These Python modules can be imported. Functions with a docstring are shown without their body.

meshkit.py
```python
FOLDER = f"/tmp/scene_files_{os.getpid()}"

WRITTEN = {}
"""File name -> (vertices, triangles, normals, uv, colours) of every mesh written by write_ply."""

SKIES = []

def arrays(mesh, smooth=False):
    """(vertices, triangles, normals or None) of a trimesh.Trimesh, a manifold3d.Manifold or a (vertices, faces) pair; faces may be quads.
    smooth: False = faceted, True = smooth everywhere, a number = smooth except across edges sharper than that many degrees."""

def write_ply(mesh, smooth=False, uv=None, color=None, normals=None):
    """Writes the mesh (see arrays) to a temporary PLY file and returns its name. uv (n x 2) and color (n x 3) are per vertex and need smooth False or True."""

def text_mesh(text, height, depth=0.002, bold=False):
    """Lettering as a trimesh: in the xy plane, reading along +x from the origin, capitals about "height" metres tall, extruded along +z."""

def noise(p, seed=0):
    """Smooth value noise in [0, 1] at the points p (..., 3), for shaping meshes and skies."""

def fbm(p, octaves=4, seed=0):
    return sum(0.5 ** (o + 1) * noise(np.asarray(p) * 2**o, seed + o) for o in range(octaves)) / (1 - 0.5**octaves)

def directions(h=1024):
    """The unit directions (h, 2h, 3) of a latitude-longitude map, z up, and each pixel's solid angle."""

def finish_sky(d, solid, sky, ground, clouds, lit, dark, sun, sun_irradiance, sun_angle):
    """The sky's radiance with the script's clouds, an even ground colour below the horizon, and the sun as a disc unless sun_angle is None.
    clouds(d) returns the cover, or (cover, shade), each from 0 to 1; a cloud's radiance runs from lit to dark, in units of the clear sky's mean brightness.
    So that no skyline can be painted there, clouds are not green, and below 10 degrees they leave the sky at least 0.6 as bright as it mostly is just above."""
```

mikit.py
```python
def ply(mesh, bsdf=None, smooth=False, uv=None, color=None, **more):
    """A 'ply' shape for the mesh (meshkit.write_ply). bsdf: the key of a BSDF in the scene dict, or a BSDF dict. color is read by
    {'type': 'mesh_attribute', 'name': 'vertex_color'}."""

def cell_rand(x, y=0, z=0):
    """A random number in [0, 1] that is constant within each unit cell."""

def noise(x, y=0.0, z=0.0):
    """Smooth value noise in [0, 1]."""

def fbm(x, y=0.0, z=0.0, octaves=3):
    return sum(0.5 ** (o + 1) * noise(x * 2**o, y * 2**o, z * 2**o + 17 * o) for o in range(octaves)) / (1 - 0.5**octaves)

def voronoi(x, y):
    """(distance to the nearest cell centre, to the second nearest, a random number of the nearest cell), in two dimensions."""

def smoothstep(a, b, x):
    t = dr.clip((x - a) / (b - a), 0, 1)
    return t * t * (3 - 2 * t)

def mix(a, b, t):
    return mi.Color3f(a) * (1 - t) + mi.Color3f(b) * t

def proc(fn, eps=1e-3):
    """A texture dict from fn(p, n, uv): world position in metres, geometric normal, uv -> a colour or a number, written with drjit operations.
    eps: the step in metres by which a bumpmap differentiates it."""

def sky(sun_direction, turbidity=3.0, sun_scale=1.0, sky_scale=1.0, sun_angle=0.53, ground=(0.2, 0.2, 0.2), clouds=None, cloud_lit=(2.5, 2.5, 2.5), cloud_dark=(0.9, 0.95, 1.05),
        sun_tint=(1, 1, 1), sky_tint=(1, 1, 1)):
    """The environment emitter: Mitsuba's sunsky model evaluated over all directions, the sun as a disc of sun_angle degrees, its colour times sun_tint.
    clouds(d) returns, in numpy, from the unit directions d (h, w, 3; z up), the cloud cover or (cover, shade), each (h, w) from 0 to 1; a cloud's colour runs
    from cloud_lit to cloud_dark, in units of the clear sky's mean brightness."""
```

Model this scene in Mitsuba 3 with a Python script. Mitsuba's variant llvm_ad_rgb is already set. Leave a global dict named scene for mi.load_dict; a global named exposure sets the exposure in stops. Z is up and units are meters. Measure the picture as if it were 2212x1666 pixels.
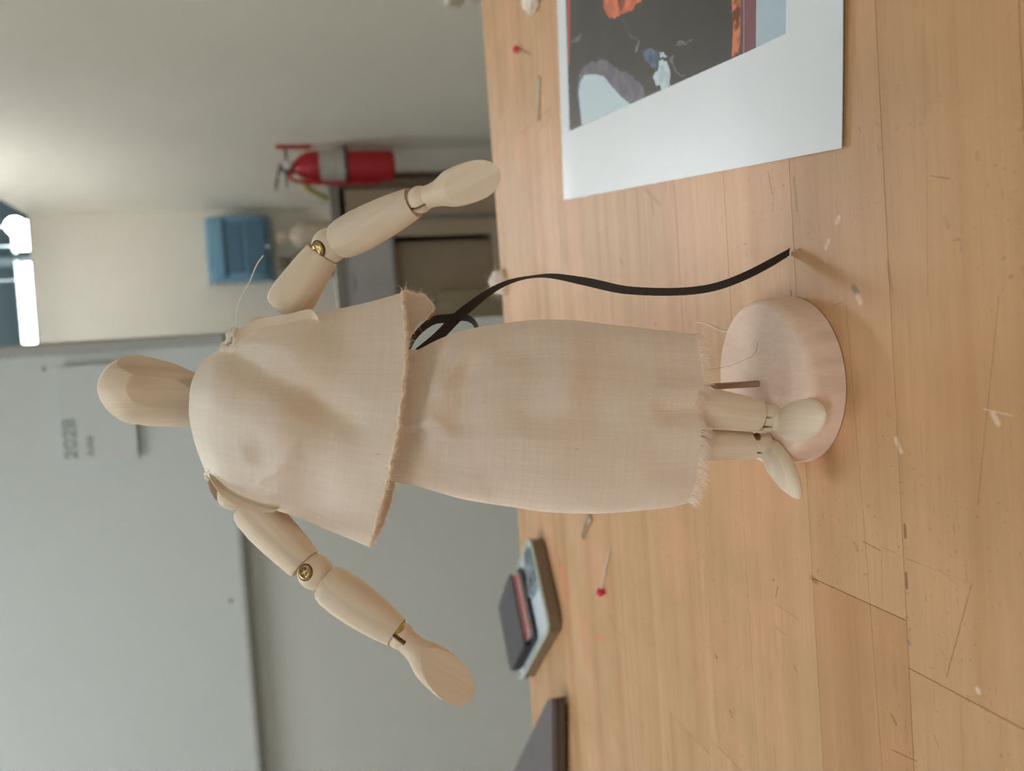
import math, random
import numpy as np, trimesh, shapely
import drjit as dr
import mitsuba as mi
import manifold3d as m3
import mikit, meshkit
from shapely.geometry import Polygon
from mikit import noise, fbm, smoothstep, cell_rand
T = mi.ScalarTransform4f

# ------------------------------------------------------------------ camera, light, exposure
FOCAL, PITCH, ROLL = 1600.0, math.radians(12.4), math.radians(4.57)     # the photo is a sideways (rotated) phone picture
EYE = np.array([0.0057, -0.2273, 0.1483])
R0, F0 = np.array([1.0, 0, 0]), np.array([0, math.cos(PITCH), -math.sin(PITCH)])
U0 = np.cross(R0, F0)
CR = math.cos(ROLL) * R0 - math.sin(ROLL) * U0
CU = math.sin(ROLL) * R0 + math.cos(ROLL) * U0
scene, labels = {"type": "scene"}, {}
scene["camera"] = {"type": "thinlens", "fov": 2 * math.degrees(math.atan(1106 / FOCAL)), "fov_axis": "x",
                   "aperture_radius": 0.0010, "focus_distance": 0.236, "near_clip": 0.01, "far_clip": 50.0,
                   "to_world": T().look_at(origin=EYE.tolist(), target=(EYE + F0).tolist(), up=CR.tolist())}
exposure = 0.33
KEY_LIGHT, FILL_LIGHT, RECESS_LIGHT, HALL_LIGHT = 7.5, 8.5, 24.0, 28.0     # radiance of the ceiling fixtures and of the added fill lamps
FLOOR_Z, HALL_Z = -0.78, 2.9


# ------------------------------------------------------------------ measuring helpers (photo pixel -> point on a known plane)
def ray(x, y):
    return FOCAL * F0 + CR * (833 - y) + CU * (1106 - x)


def at(x, y, Y=0.0):                       # the point at depth Y (world y)
    d = ray(x, y)
    return EYE + d * ((Y - EYE[1]) / d[1])


def on(x, y, z=0.0):                       # the point at height z (table top is 0)
    d = ray(x, y)
    return EYE + d * ((z - EYE[2]) / d[2])


def size(px, p):                           # metres that span px pixels at the point p
    return px * float((np.asarray(p) - EYE) @ F0) / FOCAL


def lin(r, g, b):
    c = np.array([r, g, b]) / 255.0
    return [float(v) for v in np.where(c < 0.04045, c / 12.92, ((c + 0.055) / 1.055) ** 2.4)]


def rgb(c):
    return {"type": "rgb", "value": [float(v) for v in c]}


def unit(v):
    v = np.asarray(v, float)
    return v / np.linalg.norm(v)


# ------------------------------------------------------------------ scene helpers
def numbered(name):
    if not any(k == name or k.startswith(name + "__") for k in list(scene) + list(labels)):
        return name
    n = 1
    while any(k == f"{name}_{n:03d}" or k.startswith(f"{name}_{n:03d}__") for k in list(scene) + list(labels)):
        n += 1
    return f"{name}_{n:03d}"


def thing(name, label, cat, group=None, kind=None):
    key = numbered(name)
    labels[key] = {"label": label, "category": cat}
    if group: labels[key]["group"] = group
    if kind: labels[key]["kind"] = kind
    return key


def part(parent, name, mesh, mat, smooth=False, label=None, kind=None, **kw):
    key = numbered(parent + "__" + name)
    scene[key] = mikit.ply(mesh, mat, smooth=smooth, **kw)
    if label or kind: labels[key] = {**({"label": label} if label else {}), **({"kind": kind} if kind else {})}
    return key


def struct(name, mesh, mat, label=None):
    scene[name] = mikit.ply(mesh, mat)
    labels[name] = {"kind": "structure", **({"label": label} if label else {})}
    return name


def wooden(parent, name, mesh, axis, seed, mat="wood_light", angle=38, label=None):
    """A part whose uv runs along the grain: v along axis, u across."""
    if hasattr(mesh, "to_mesh"):
        m = mesh.to_mesh()
        mesh = trimesh.Trimesh(m.vert_properties[:, :3], m.tri_verts)
    mesh = trimesh.graph.smooth_shade(mesh, angle=math.radians(angle), facet_minarea=None)
    a = unit(axis)
    b = unit(np.cross(a, [0.3, 0.9, 0.2]))
    v = np.asarray(mesh.vertices)
    uv = np.stack([v @ b + 0.37 * (v @ np.cross(a, b)) + 0.11 * seed, v @ a + 0.07 * seed], -1)
    return part(parent, name, mesh, mat, True, label, uv=uv)


# ------------------------------------------------------------------ mesh helpers
def cbox(x0, x1, y0, y1, z0, z1, c=0.0):
    """A box with chamfered edges."""
    if c <= 0:
        return trimesh.creation.box(bounds=[[x0, y0, z0], [x1, y1, z1]])
    pts = []
    for sx in (0, 1):
        for sy in (0, 1):
            for sz in (0, 1):
                p = np.array([x1 if sx else x0, y1 if sy else y0, z1 if sz else z0], float)
                s = np.array([-1 if sx else 1, -1 if sy else 1, -1 if sz else 1]) * c
                for k in range(3):
                    q = s.copy(); q[k] = 0
                    pts.append(p + q)
    return trimesh.convex.convex_hull(np.array(pts))


def frame(a, hint=(0.31, 0.2, 0.93)):
    a = unit(a)
    b = unit(np.cross(hint, a)) if np.linalg.norm(np.cross(hint, a)) > 1e-6 else unit(np.cross((1, 0, 0), a))
    return b, np.cross(a, b), a


def loft(rings, cap=True):
    """Closed rings (n, m, 3) joined into a skin; the ends closed by fans."""
    rings = np.asarray(rings, float)
    n, m = rings.shape[:2]
    v = rings.reshape(-1, 3)
    i, j = np.meshgrid(np.arange(n - 1), np.arange(m), indexing="ij")
    a, b = i * m + j, i * m + (j + 1) % m
    f = np.concatenate([np.stack([a, b, b + m], -1).reshape(-1, 3), np.stack([a, b + m, a + m], -1).reshape(-1, 3)])
    if cap:
        v = np.vstack([v, rings[0].mean(0), rings[-1].mean(0)])
        k = np.arange(m)
        f = np.vstack([f, np.stack([np.full(m, n * m), (k + 1) % m, k], -1), np.stack([np.full(m, n * m + 1), (n - 1) * m + k, (n - 1) * m + (k + 1) % m], -1)])
    mesh = trimesh.Trimesh(v, f, process=False)
    if cap and mesh.volume < 0:
        mesh.invert()
    return mesh


def tube(pts, r, n=8):
    pts = np.asarray(pts, float)
    r = np.broadcast_to(r, len(pts))
    t = np.gradient(pts, axis=0)
    t /= np.linalg.norm(t, axis=1, keepdims=True) + 1e-12
    b = frame(t[0])[0]
    ang = np.arange(n) * 2 * math.pi / n
    rings = []
    for p, tt, rr in zip(pts, t, r):
        b = unit(b - tt * (b @ tt))
        c = np.cross(tt, b)
        rings.append(p + rr * (np.cos(ang)[:, None] * b + np.sin(ang)[:, None] * c))
    return loft(rings)


def lathe(p0, p1, profile, n=40):
    """profile: (t along p0->p1, radius in metres)."""
    p0, p1 = np.asarray(p0, float), np.asarray(p1, float)
    b, c, a = frame(p1 - p0)
    ang = np.arange(n) * 2 * math.pi / n
    circ = np.cos(ang)[:, None] * b + np.sin(ang)[:, None] * c
    return loft([p0 + (p1 - p0) * t + max(r, 1e-5) * circ for t, r in profile])


def solid(mesh):
    m = trimesh.Trimesh(mesh.vertices, mesh.faces, process=True)
    return m3.Manifold(m3.Mesh(np.asarray(m.vertices, np.float32), np.asarray(m.faces, np.uint32)))


def tri(man):
    m = man.to_mesh()
    return trimesh.Trimesh(m.vert_properties[:, :3], m.tri_verts)


def cat(*ms):
    return trimesh.util.concatenate([x for x in ms])


def ball(p, r, sub=3):
    s = trimesh.creation.icosphere(sub, radius=r)
    s.apply_translation(p)
    return s


def orient(mesh, x, y, z, o):
    m = np.eye(4)
    m[:3, 0], m[:3, 1], m[:3, 2], m[:3, 3] = x, y, z, o
    mesh = mesh.copy(); mesh.apply_transform(m)
    return mesh


def catmull(pts, n):
    """n points evenly along a smooth curve through pts."""
    from scipy.interpolate import PchipInterpolator, CubicSpline
    pts = np.asarray(pts, float)
    s = np.r_[0, np.cumsum(np.linalg.norm(np.diff(pts[:, :2], axis=0), axis=1))]
    return CubicSpline(s, pts)(np.linspace(0, s[-1], n)) if len(pts) > 2 else np.linspace(pts[0], pts[1], n)


def poly_at(pts, n):
    pts = np.asarray(pts, float)
    s = np.r_[0, np.cumsum(np.linalg.norm(np.diff(pts, axis=0), axis=1))]
    from scipy.interpolate import PchipInterpolator
    return PchipInterpolator(s / s[-1], pts)(np.linspace(0, 1, n))


# ------------------------------------------------------------------ materials
def mat(name, **kw):
    scene[name] = {"type": "twosided", "id": name, "bsdf": kw}


def principled(name, color, rough=0.6, spec=0.4, **kw):
    mat(name, type="principled", base_color=color if isinstance(color, dict) else rgb(color), roughness=rough, specular=spec, **kw)


def wall_fn(c, amp=0.03):
    c = mi.Color3f(*c)
    return mikit.proc(lambda p, n, uv: c * (1 - amp + 2 * amp * fbm(p.x * 3, p.y * 3, p.z * 3)))


principled("paint_cream", wall_fn(lin(219, 214, 200)), 0.75, 0.25)
principled("paint_white", wall_fn(lin(205, 208, 203)), 0.8, 0.2)
principled("board_white", wall_fn(lin(206, 214, 214), 0.02), 0.45, 0.4)
principled("frame_grey", lin(172, 174, 172), 0.5, 0.5)
principled("hall_paint", wall_fn(lin(142, 160, 166), 0.05), 0.8, 0.2)
principled("hall_post", lin(190, 205, 212), 0.6, 0.3)
principled("floor_grey", wall_fn(lin(128, 120, 110), 0.1), 0.6, 0.3)
principled("sheet_white", lin(222, 226, 226), 0.4, 0.4)
principled("ink_green", lin(140, 155, 150), 0.6, 0.3)
principled("ink_grey", lin(150, 152, 152), 0.6, 0.3)
principled("steel", lin(150, 147, 140), 0.42, 0.5, metallic=0.35)
principled("steel_brown", lin(190, 172, 150), 0.6, 0.4)
principled("side_brown", lin(128, 112, 96), 0.75, 0.25)  # darker brown of the counter's side panels
principled("grey_plastic", lin(196, 194, 194), 0.55, 0.4)
principled("cardboard", lin(176, 162, 132), 0.85, 0.2)
principled("dispenser_blue", lin(100, 140, 164), 0.22, 0.5)
principled("dispenser_dark", lin(72, 108, 130), 0.3, 0.5)
principled("dispenser_back", lin(88, 130, 165), 0.4, 0.5)
principled("bottle_cream", lin(188, 172, 152), 0.5, 0.4)
principled("bottle_olive", lin(110, 102, 82), 0.5, 0.4)
principled("yellow", lin(200, 185, 110), 0.6, 0.3)
principled("red_paint", lin(176, 30, 38), 0.35, 0.5)
principled("label_paper", mikit.proc(lambda p, n, uv: mi.Color3f(*lin(196, 192, 184)) * (0.8 + 0.2 * smoothstep(0.35, 0.6, noise(p.x * 60, p.y * 60, p.z * 140)))), 0.5, 0.4)
principled("black_rubber", lin(42, 40, 36), 0.6, 0.4)
principled("valve_metal", lin(120, 116, 104), 0.35, 0.5, metallic=0.7)
principled("phone_side", lin(120, 104, 88), 0.35, 0.5, metallic=0.3)
principled("phone_back", lin(196, 212, 222), 0.25, 0.5)
principled("phone_case", lin(172, 178, 168), 0.25, 0.6)
principled("lens_ring", lin(150, 170, 178), 0.2, 0.5, metallic=0.5)
principled("lens_dark", lin(62, 74, 82), 0.1, 0.6)
principled("wallet_grey", lin(84, 84, 88), 0.65, 0.3)
principled("wallet_side", lin(58, 58, 64), 0.65, 0.3)
principled("card_white", lin(226, 220, 218), 0.35, 0.5)
principled("card_pink", lin(206, 130, 134), 0.35, 0.5)
principled("card_red", lin(170, 48, 56), 0.35, 0.5)
principled("card_grey", lin(150, 146, 140), 0.35, 0.5)
principled("laptop_lid", lin(112, 106, 112), 0.45, 0.4, metallic=0.4)
principled("laptop_side", lin(84, 72, 62), 0.5, 0.4)
principled("pin_red", lin(205, 28, 62), 0.2, 0.6)
principled("pin_steel", lin(205, 195, 180), 0.3, 0.5, metallic=0.8)
principled("brass", lin(196, 168, 112), 0.28, 0.5, metallic=1.0)
principled("brass_dark", lin(120, 92, 52), 0.4, 0.5, metallic=0.8)
principled("slot_dark", lin(96, 62, 40), 0.8, 0.2)
principled("thread_white", lin(238, 234, 224), 0.8, 0.2)
principled("hair_brown", lin(120, 96, 80), 0.6, 0.3)
principled("scrap_white", lin(225, 218, 208), 0.8, 0.2)
principled("ribbon_black", mikit.proc(lambda p, n, uv: mi.Color3f(*lin(50, 42, 38)) * (0.85 + 0.3 * noise(uv.x * 9000, uv.y * 700))), 0.75, 0.3, sheen=0.2)


def light_wood(p, n, uv):
    g = fbm(uv.x * 420, uv.y * 26, 3.0)
    s = noise(uv.x * 1900, uv.y * 60, 9.0)
    line = smoothstep(0.62, 0.8, noise(uv.x * 260, uv.y * 14, 5.0))
    c = mikit.mix(lin(226, 212, 192), lin(214, 197, 174), g)
    return c * (0.97 + 0.06 * s) * (1 - 0.10 * line)


principled("wood_light", mikit.proc(light_wood), 0.55, 0.3)
def base_wood(p, n, uv):
    side = 1 - smoothstep(0.0085, 0.0115, p.z)
    ring = smoothstep(0.45, 0.8, noise((p.x * 0.8 - p.y * 0.35) * 420, p.z * 55, 2.0))
    fine = noise(p.x * 1500, p.y * 500, p.z * 300)
    c = mikit.mix(lin(234, 210, 194), lin(222, 196, 178), fbm(p.x * 200, p.y * 60, 1.0))
    return c * (0.96 + 0.08 * fine) * (1 - side * 0.10 * ring)
principled("wood_base", mikit.proc(base_wood), 0.7, 0.2)
principled("rod_wood", mikit.proc(lambda p, n, uv: mikit.mix(lin(178, 148, 124), lin(138, 106, 84), smoothstep(0.3, 0.7, noise(p.x * 2600, p.y * 2600, p.z * 60)))), 0.5, 0.3)


# table planks: uv.x = metres along the plank + 10 * plank number, uv.y = metres across + the plank's tone (0 dark orange .. 9 pale)
SCRATCH = []          # (x0, y0, x1, y1, half width, darkness) in table coordinates, filled below from what the photo shows
def scratch(a, b, w, d):
    p, q = on(*a), on(*b)
    SCRATCH.append((p[0], p[1], q[0], q[1], w, d))
for a, b, w, d in [((2098, 1265), (2045, 1462), .00022, .42), ((1865, 1170), (1902, 1190), .0002, .5), ((1905, 1182), (1932, 1194), .00018, .3), ((1958, 1207), (1990, 1219), .00016, .35),
                   ((2025, 1228), (2060, 1256), .00015, .18), ((1940, 1200), (2100, 1262), .00012, .15),
                   ((1675, 1305), (1724, 1338), .00018, .3), ((1676, 1355), (1700, 1374), .0002, .32), ((1926, 1545), (1936, 1565), .0006, .35), ((1926, 1620), (1980, 1645), .00022, .4),
                   ((2012, 380), (2052, 386), .00018, .45), ((2018, 1590), (2028, 1615), .00025, .3),
                   ((1523, 1230), (1526, 1345), .0003, .25), ((1800, 660), (1822, 652), .0002, .25), ((1672, 405), (1670, 455), .00025, .3), ((1480, 580), (1482, 690), .0003, .22),
                   ((1400, 640), (1404, 690), .0003, .2), ((1178, 635), (1182, 690), .0004, .4), ((1864, 1100), (1906, 1666), .00016, .38), ((1905, 1180), (1906, 1300), .00012, .3),
                   ((1826, 640), (1862, 1090), .00014, .3), ((1878, 600), (1900, 1100), .00010, .16), ((2158, 640), (2112, 1090), .00018, .3), ((2002, 300), (2004, 640), .00016, .22),
                   ((1805, 430), (1818, 620), .00012, .2), ((1318, 1330), (1330, 1360), .001, .22), ((1335, 1365), (1356, 1382), .0006, .14), ((1954, 1135), (1956, 1160), .0006, .6), ((1957, 1240), (1959, 1270), .0006, .62), ((1845, 1172), (1851, 1188), .0008, .25),
                   ((1708, 628), (1711, 646), .0004, .6), ((1715, 385), (1722, 455), .0008, .22), ((1660, 372), (1668, 420), .0004, .3), ((2110, 330), (2112, 345), .0007, .16), ((2042, 470), (2048, 490), .0009, .14), ((1918, 565), (1926, 628), .0008, .2),
                   ((1395, 410), (1424, 440), .0014, .16), ((1405, 420), (1412, 462), .0012, .2), ((1340, 560), (1346, 572), .0016, .18), ((1414, 700), (1418, 702), .0008, .3),
                   ((1545, 1416), (1549, 1422), .0008, .5), ((1577, 1535), (1582, 1550), .0006, .5), ((1670, 1252), (1671, 1254), .0005, .6), ((1680, 1268), (1676, 1290), .0004, .4), ((1208, 1208), (1211, 1222), .002, .3), ((1160, 258), (1190, 235), .0012, .18), ((1128, 290), (1150, 262), .0012, .16),
                   ((1755, 1250), (1762, 1256), .0013, .35), ((1716, 1438), (1720, 1450), .0004, .4)]:
    scratch(a, b, w, d)
GREY = [(on(1844, 622), on(1852, 632), .0012), (on(1963, 1386), on(1965, 1391), .0007)]
PALE = [(on(2112, 1491), on(2113, 1494), .0010), (on(2125, 884), on(2185, 898), .00022), (on(1852, 640), on(1858, 652), .0012), (on(1935, 950), on(1946, 975), .0010), (on(1812, 470), on(1808, 480), .0010), (on(1790, 520), on(1784, 535), .0010), (on(2145, 895), on(2156, 915), .0009)]
RED = [(on(1290, 1372), on(1303, 1384), .0016, .6), (on(1215, 1240), on(1222, 1270), .012, .22), (on(1262, 1350), on(1268, 1400), .016, .14), (on(1500, 780), on(1503, 800), 0.0001, 0.1)]


def seg_mask(p, a, b, w):
    dx, dy = float(b[0] - a[0]), float(b[1] - a[1])
    t = dr.clip(((p.x - float(a[0])) * dx + (p.y - float(a[1])) * dy) / (dx * dx + dy * dy), 0, 1)
    d = dr.sqrt(dr.square(p.x - float(a[0]) - t * dx) + dr.square(p.y - float(a[1]) - t * dy))
    return 1 - smoothstep(0.35 * w, 1.25 * w, d)


TILT = math.radians(-2.3)
def plank_wood(p, n, uv):
    k = dr.floor(uv.x / 10)
    step = dr.floor(uv.y)
    u, v = uv.x - 10 * k, uv.y - step
    tone, hue = step / 9.0, cell_rand(k, 7, 2)
    warp = v + 0.004 * noise(u * 7, k, 1.0)
    g = fbm(u * 5, warp * 240, k * 3.1)
    fine = noise(u * 60, v * 2400, k)
    fine2 = noise(u * 160, v * 900, k + 5)
    blotch = fbm(p.x * 26, p.y * 26, 8.0)
    wave = noise(u * 90, v * 30, k * 1.7)
    c = mikit.mix(lin(205, 170, 133), lin(189, 150, 111), g)
    c = mikit.mix(c, mi.Color3f(*lin(210, 162, 132)), 0.55 * hue * smoothstep(0.35, 0.65, blotch))
    streak = smoothstep(0.35, 0.75, noise(u * 2.2, warp * 150, k * 2.3 + 6))
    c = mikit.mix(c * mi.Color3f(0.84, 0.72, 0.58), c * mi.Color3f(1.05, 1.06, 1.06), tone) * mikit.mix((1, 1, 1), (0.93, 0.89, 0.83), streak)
    c = c * (0.955 + 0.06 * fine + 0.03 * fine2) * (0.93 + 0.14 * blotch) * (0.98 + 0.04 * wave)
    fleck = smoothstep(0.80, 0.86, noise(u * 70, v * 900, k + 11.0)) * smoothstep(0.5, 0.7, noise(u * 9, v * 18, k + 2.0))
    dots = smoothstep(0.90, 0.94, noise(p.x * 700, p.y * 1100, 4.0)) * smoothstep(0.45, 0.6, fbm(p.x * 18, p.y * 18, 3.0))
    dark = dr.maximum(0.07 * fleck, 0.22 * dots)
    rough_edge = 0.75 + 0.5 * noise(p.x * 900, p.y * 900, 2.0)
    for x0, y0, x1, y1, w, d in SCRATCH:
        dark = dr.maximum(dark, d * rough_edge * seg_mask(p, (x0, y0), (x1, y1), w))
    c = c * (1 - dr.clip(dark, 0, 0.8) * mi.Color3f(0.85, 1.0, 1.08))
    for a, b, w in GREY:
        c = mikit.mix(c, mi.Color3f(*lin(120, 118, 118)), 0.65 * seg_mask(p, a, b, w))
    for a, b, w in PALE:
        c = mikit.mix(c, mi.Color3f(*lin(236, 214, 196)), 0.45 * rough_edge * seg_mask(p, a, b, w))
    for a, b, w, s in RED:
        c = mikit.mix(c, mi.Color3f(*lin(222, 110, 84)), s * seg_mask(p, a, b, w))
    return c
principled("plank", mikit.proc(plank_wood), 0.42, 0.4)
principled("plank_gap", lin(96, 62, 36), 0.8, 0.2)


def weave_fn(col, pu, pv, hole_dark):
    base = mi.Color3f(*col)
    def fn(p, n, uv):
        a, b = uv.x / pu, uv.y / pv
        ga = dr.square(dr.sin(a * math.pi)) * (0.6 + 0.8 * noise(dr.floor(a) * 1.3, b * 0.05))
        gb = dr.square(dr.sin(b * math.pi)) * (0.6 + 0.8 * noise(a * 0.05, dr.floor(b) * 1.7, 3.0))
        hole = dr.square(dr.square((1 - dr.square(dr.sin(a * math.pi))) * (1 - dr.square(dr.sin(b * math.pi)))))
        slub = noise(uv.x / pu * 0.9, uv.y * 45, 7.0) * 0.05 + noise(uv.x * 45, uv.y / pv * 0.9, 1.0) * 0.05
        sp = smoothstep(0.975, 0.985, noise(uv.x * 900, uv.y * 900, 12.0)) * smoothstep(0.5, 0.6, noise(uv.x * 120, uv.y * 120, 2.0))
        cloud = fbm(uv.x * 40, uv.y * 40, 2.0)
        return base * (0.93 + slub) * (0.95 + 0.05 * (ga + gb)) * (1 - hole_dark * hole) * (1 - 0.22 * sp) * (0.97 + 0.06 * cloud)
    return mikit.proc(fn)
def weave_bump(pu, pv):
    return mikit.proc(lambda p, n, uv: dr.square(dr.sin(uv.x / pu * math.pi)) + dr.square(dr.sin(uv.y / pv * math.pi)), eps=5e-5)
def cloth_mat(name, col, pu, pv, bump, hole_dark):
    scene[name] = {"type": "twosided", "id": name, "bsdf": {"type": "bumpmap", "arbitrary": weave_bump(pu, pv), "scale": bump,
                   "bsdf": {"type": "principled", "base_color": weave_fn(col, pu, pv, hole_dark), "roughness": 0.9, "specular": 0.15, "sheen": 0.25}}}
cloth_mat("weave_top", lin(234, 225, 213), 0.00040, 0.00034, 0.000022, 0.09)
cloth_mat("weave_skirt", lin(233, 219, 206), 0.00056, 0.00052, 0.00005, 0.30)
principled("lint", lin(240, 228, 216), 0.95, 0.1)

# printed picture: polygons measured on the sheet
def sheet_pt(zx, zy):
    return on(1200 + zx / 4.254, zy / 4.254)[:2]
def sheet_poly(*pts):
    return [tuple(float(c) for c in sheet_pt(*q)) for q in pts]
PRINT = sheet_poly((135, 1205), (2145, 310), (2160, -900), (75, -900))
PATCHES = [
    (sheet_poly((105, -900), (142, -900), (136, 300), (131, 600), (122, 600)), lin(200, 92, 84), 0.0),
    (sheet_poly((205, 860), (222, 690), (262, 615), (340, 575), (420, 545), (490, 560), (560, 630), (700, 690), (790, 770), (835, 880), (690, 956), (250, 1150)), lin(116, 114, 126), 0.25),
    (sheet_poly((247, 1151), (218, 850), (230, 760), (270, 690), (360, 683), (450, 700), (520, 790), (600, 880), (692, 956)), lin(190, 208, 216), 0.0),
    (sheet_poly((800, 480), (880, 440), (965, 475), (960, 600), (942, 650), (860, 590)), lin(98, 116, 140), 0.5),
    (sheet_poly((958, 545), (985, 535), (1050, 610), (1065, 680), (1055, 760), (1062, 792), (975, 832), (970, 795), (930, 780), (903, 715), (925, 660), (945, 640)), lin(196, 214, 222), 0.22),
    (sheet_poly((962, 475), (1000, 475), (1035, 520), (1020, 535), (970, 510)), lin(190, 205, 214), 0.2),
    (sheet_poly((1090, 412), (1160, 385), (1230, 370), (1265, 362), (1250, 392), (1150, 432)), lin(128, 126, 128), 0.5),
    (sheet_poly((145, 380), (200, 345), (250, 300), (215, 370), (150, 402)), lin(126, 124, 130), 0.4),
    (sheet_poly((735, 480), (740, 430), (775, 365), (785, 375), (760, 460)), lin(130, 124, 122), 0.4),
    (sheet_poly((1050, 545), (1085, 505), (1095, 520), (1080, 570), (1115, 650), (1200, 712), (1190, 716), (1100, 650)), lin(120, 112, 120), 0.3),
    (sheet_poly((612, 170), (635, 200), (670, 270), (720, 330), (770, 370), (765, 380), (700, 330), (655, 260)), lin(104, 98, 94), 0.2),
    (sheet_poly((400, -900), (900, -900), (800, 0), (740, 50), (720, 95), (640, 125), (600, 132), (552, 166), (505, 162), (475, 135), (455, 80), (445, 0)), lin(224, 124, 92), 0.3),
    (sheet_poly((560, -600), (640, -600), (640, 20), (600, 120), (585, 60)), lin(150, 84, 66), 0.6),
    (sheet_poly((1610, -900), (1735, -900), (1722, 100), (1705, 502), (1633, 536), (1634, 300), (1622, 130)), lin(206, 124, 92), 0.75),
    (sheet_poly((1722, -900), (1765, -900), (1748, 495), (1705, 503)), lin(110, 82, 84), 0.1),
    (sheet_poly((1738, -900), (1750, -900), (1744, 495), (1734, 495)), lin(160, 140, 144), 0.1),
    (sheet_poly((1760, -900), (1872, -900), (1850, 441), (1746, 496)), lin(132, 88, 94), 0.08),
    (sheet_poly((1866, -900), (2160, -900), (2145, 310), (1852, 441)), lin(172, 192, 202), 0.03),
]
def inside(p, poly):
    c = mi.Bool(False)
    for (x0, y0), (x1, y1) in zip(poly, poly[1:] + poly[:1]):
        if abs(y1 - y0) < 1e-9: continue
        cross = ((y0 > p.y) != (y1 > p.y)) & (p.x < (x1 - x0) * (p.y - y0) / (y1 - y0) + x0)
        c = c ^ cross
    return c
def sheet_fn(p, n, uv):
    white = mi.Color3f(*lin(218, 224, 228))
    q = mi.Point3f(p.x + 0.0016 * (noise(p.x * 320, p.y * 320, 1.0) - 0.5), p.y + 0.0016 * (noise(p.x * 320, p.y * 320, 5.0) - 0.5), p.z)
    pic = mi.Color3f(*lin(70, 68, 66)) * (0.85 + 0.35 * fbm(p.x * 30, p.y * 30, 1.0))
    for poly, col, rough in PATCHES:
        m = inside(q if rough > 0.15 else p, poly)
        tex = 1 - rough * smoothstep(0.35, 0.65, fbm(p.x * 260, p.y * 260, 3.0))
        pic = dr.select(m, mi.Color3f(*col) * tex, pic)
    return dr.select(inside(p, PRINT), pic, white)
principled("printed_paper", mikit.proc(sheet_fn), 0.35, 0.4)

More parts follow.
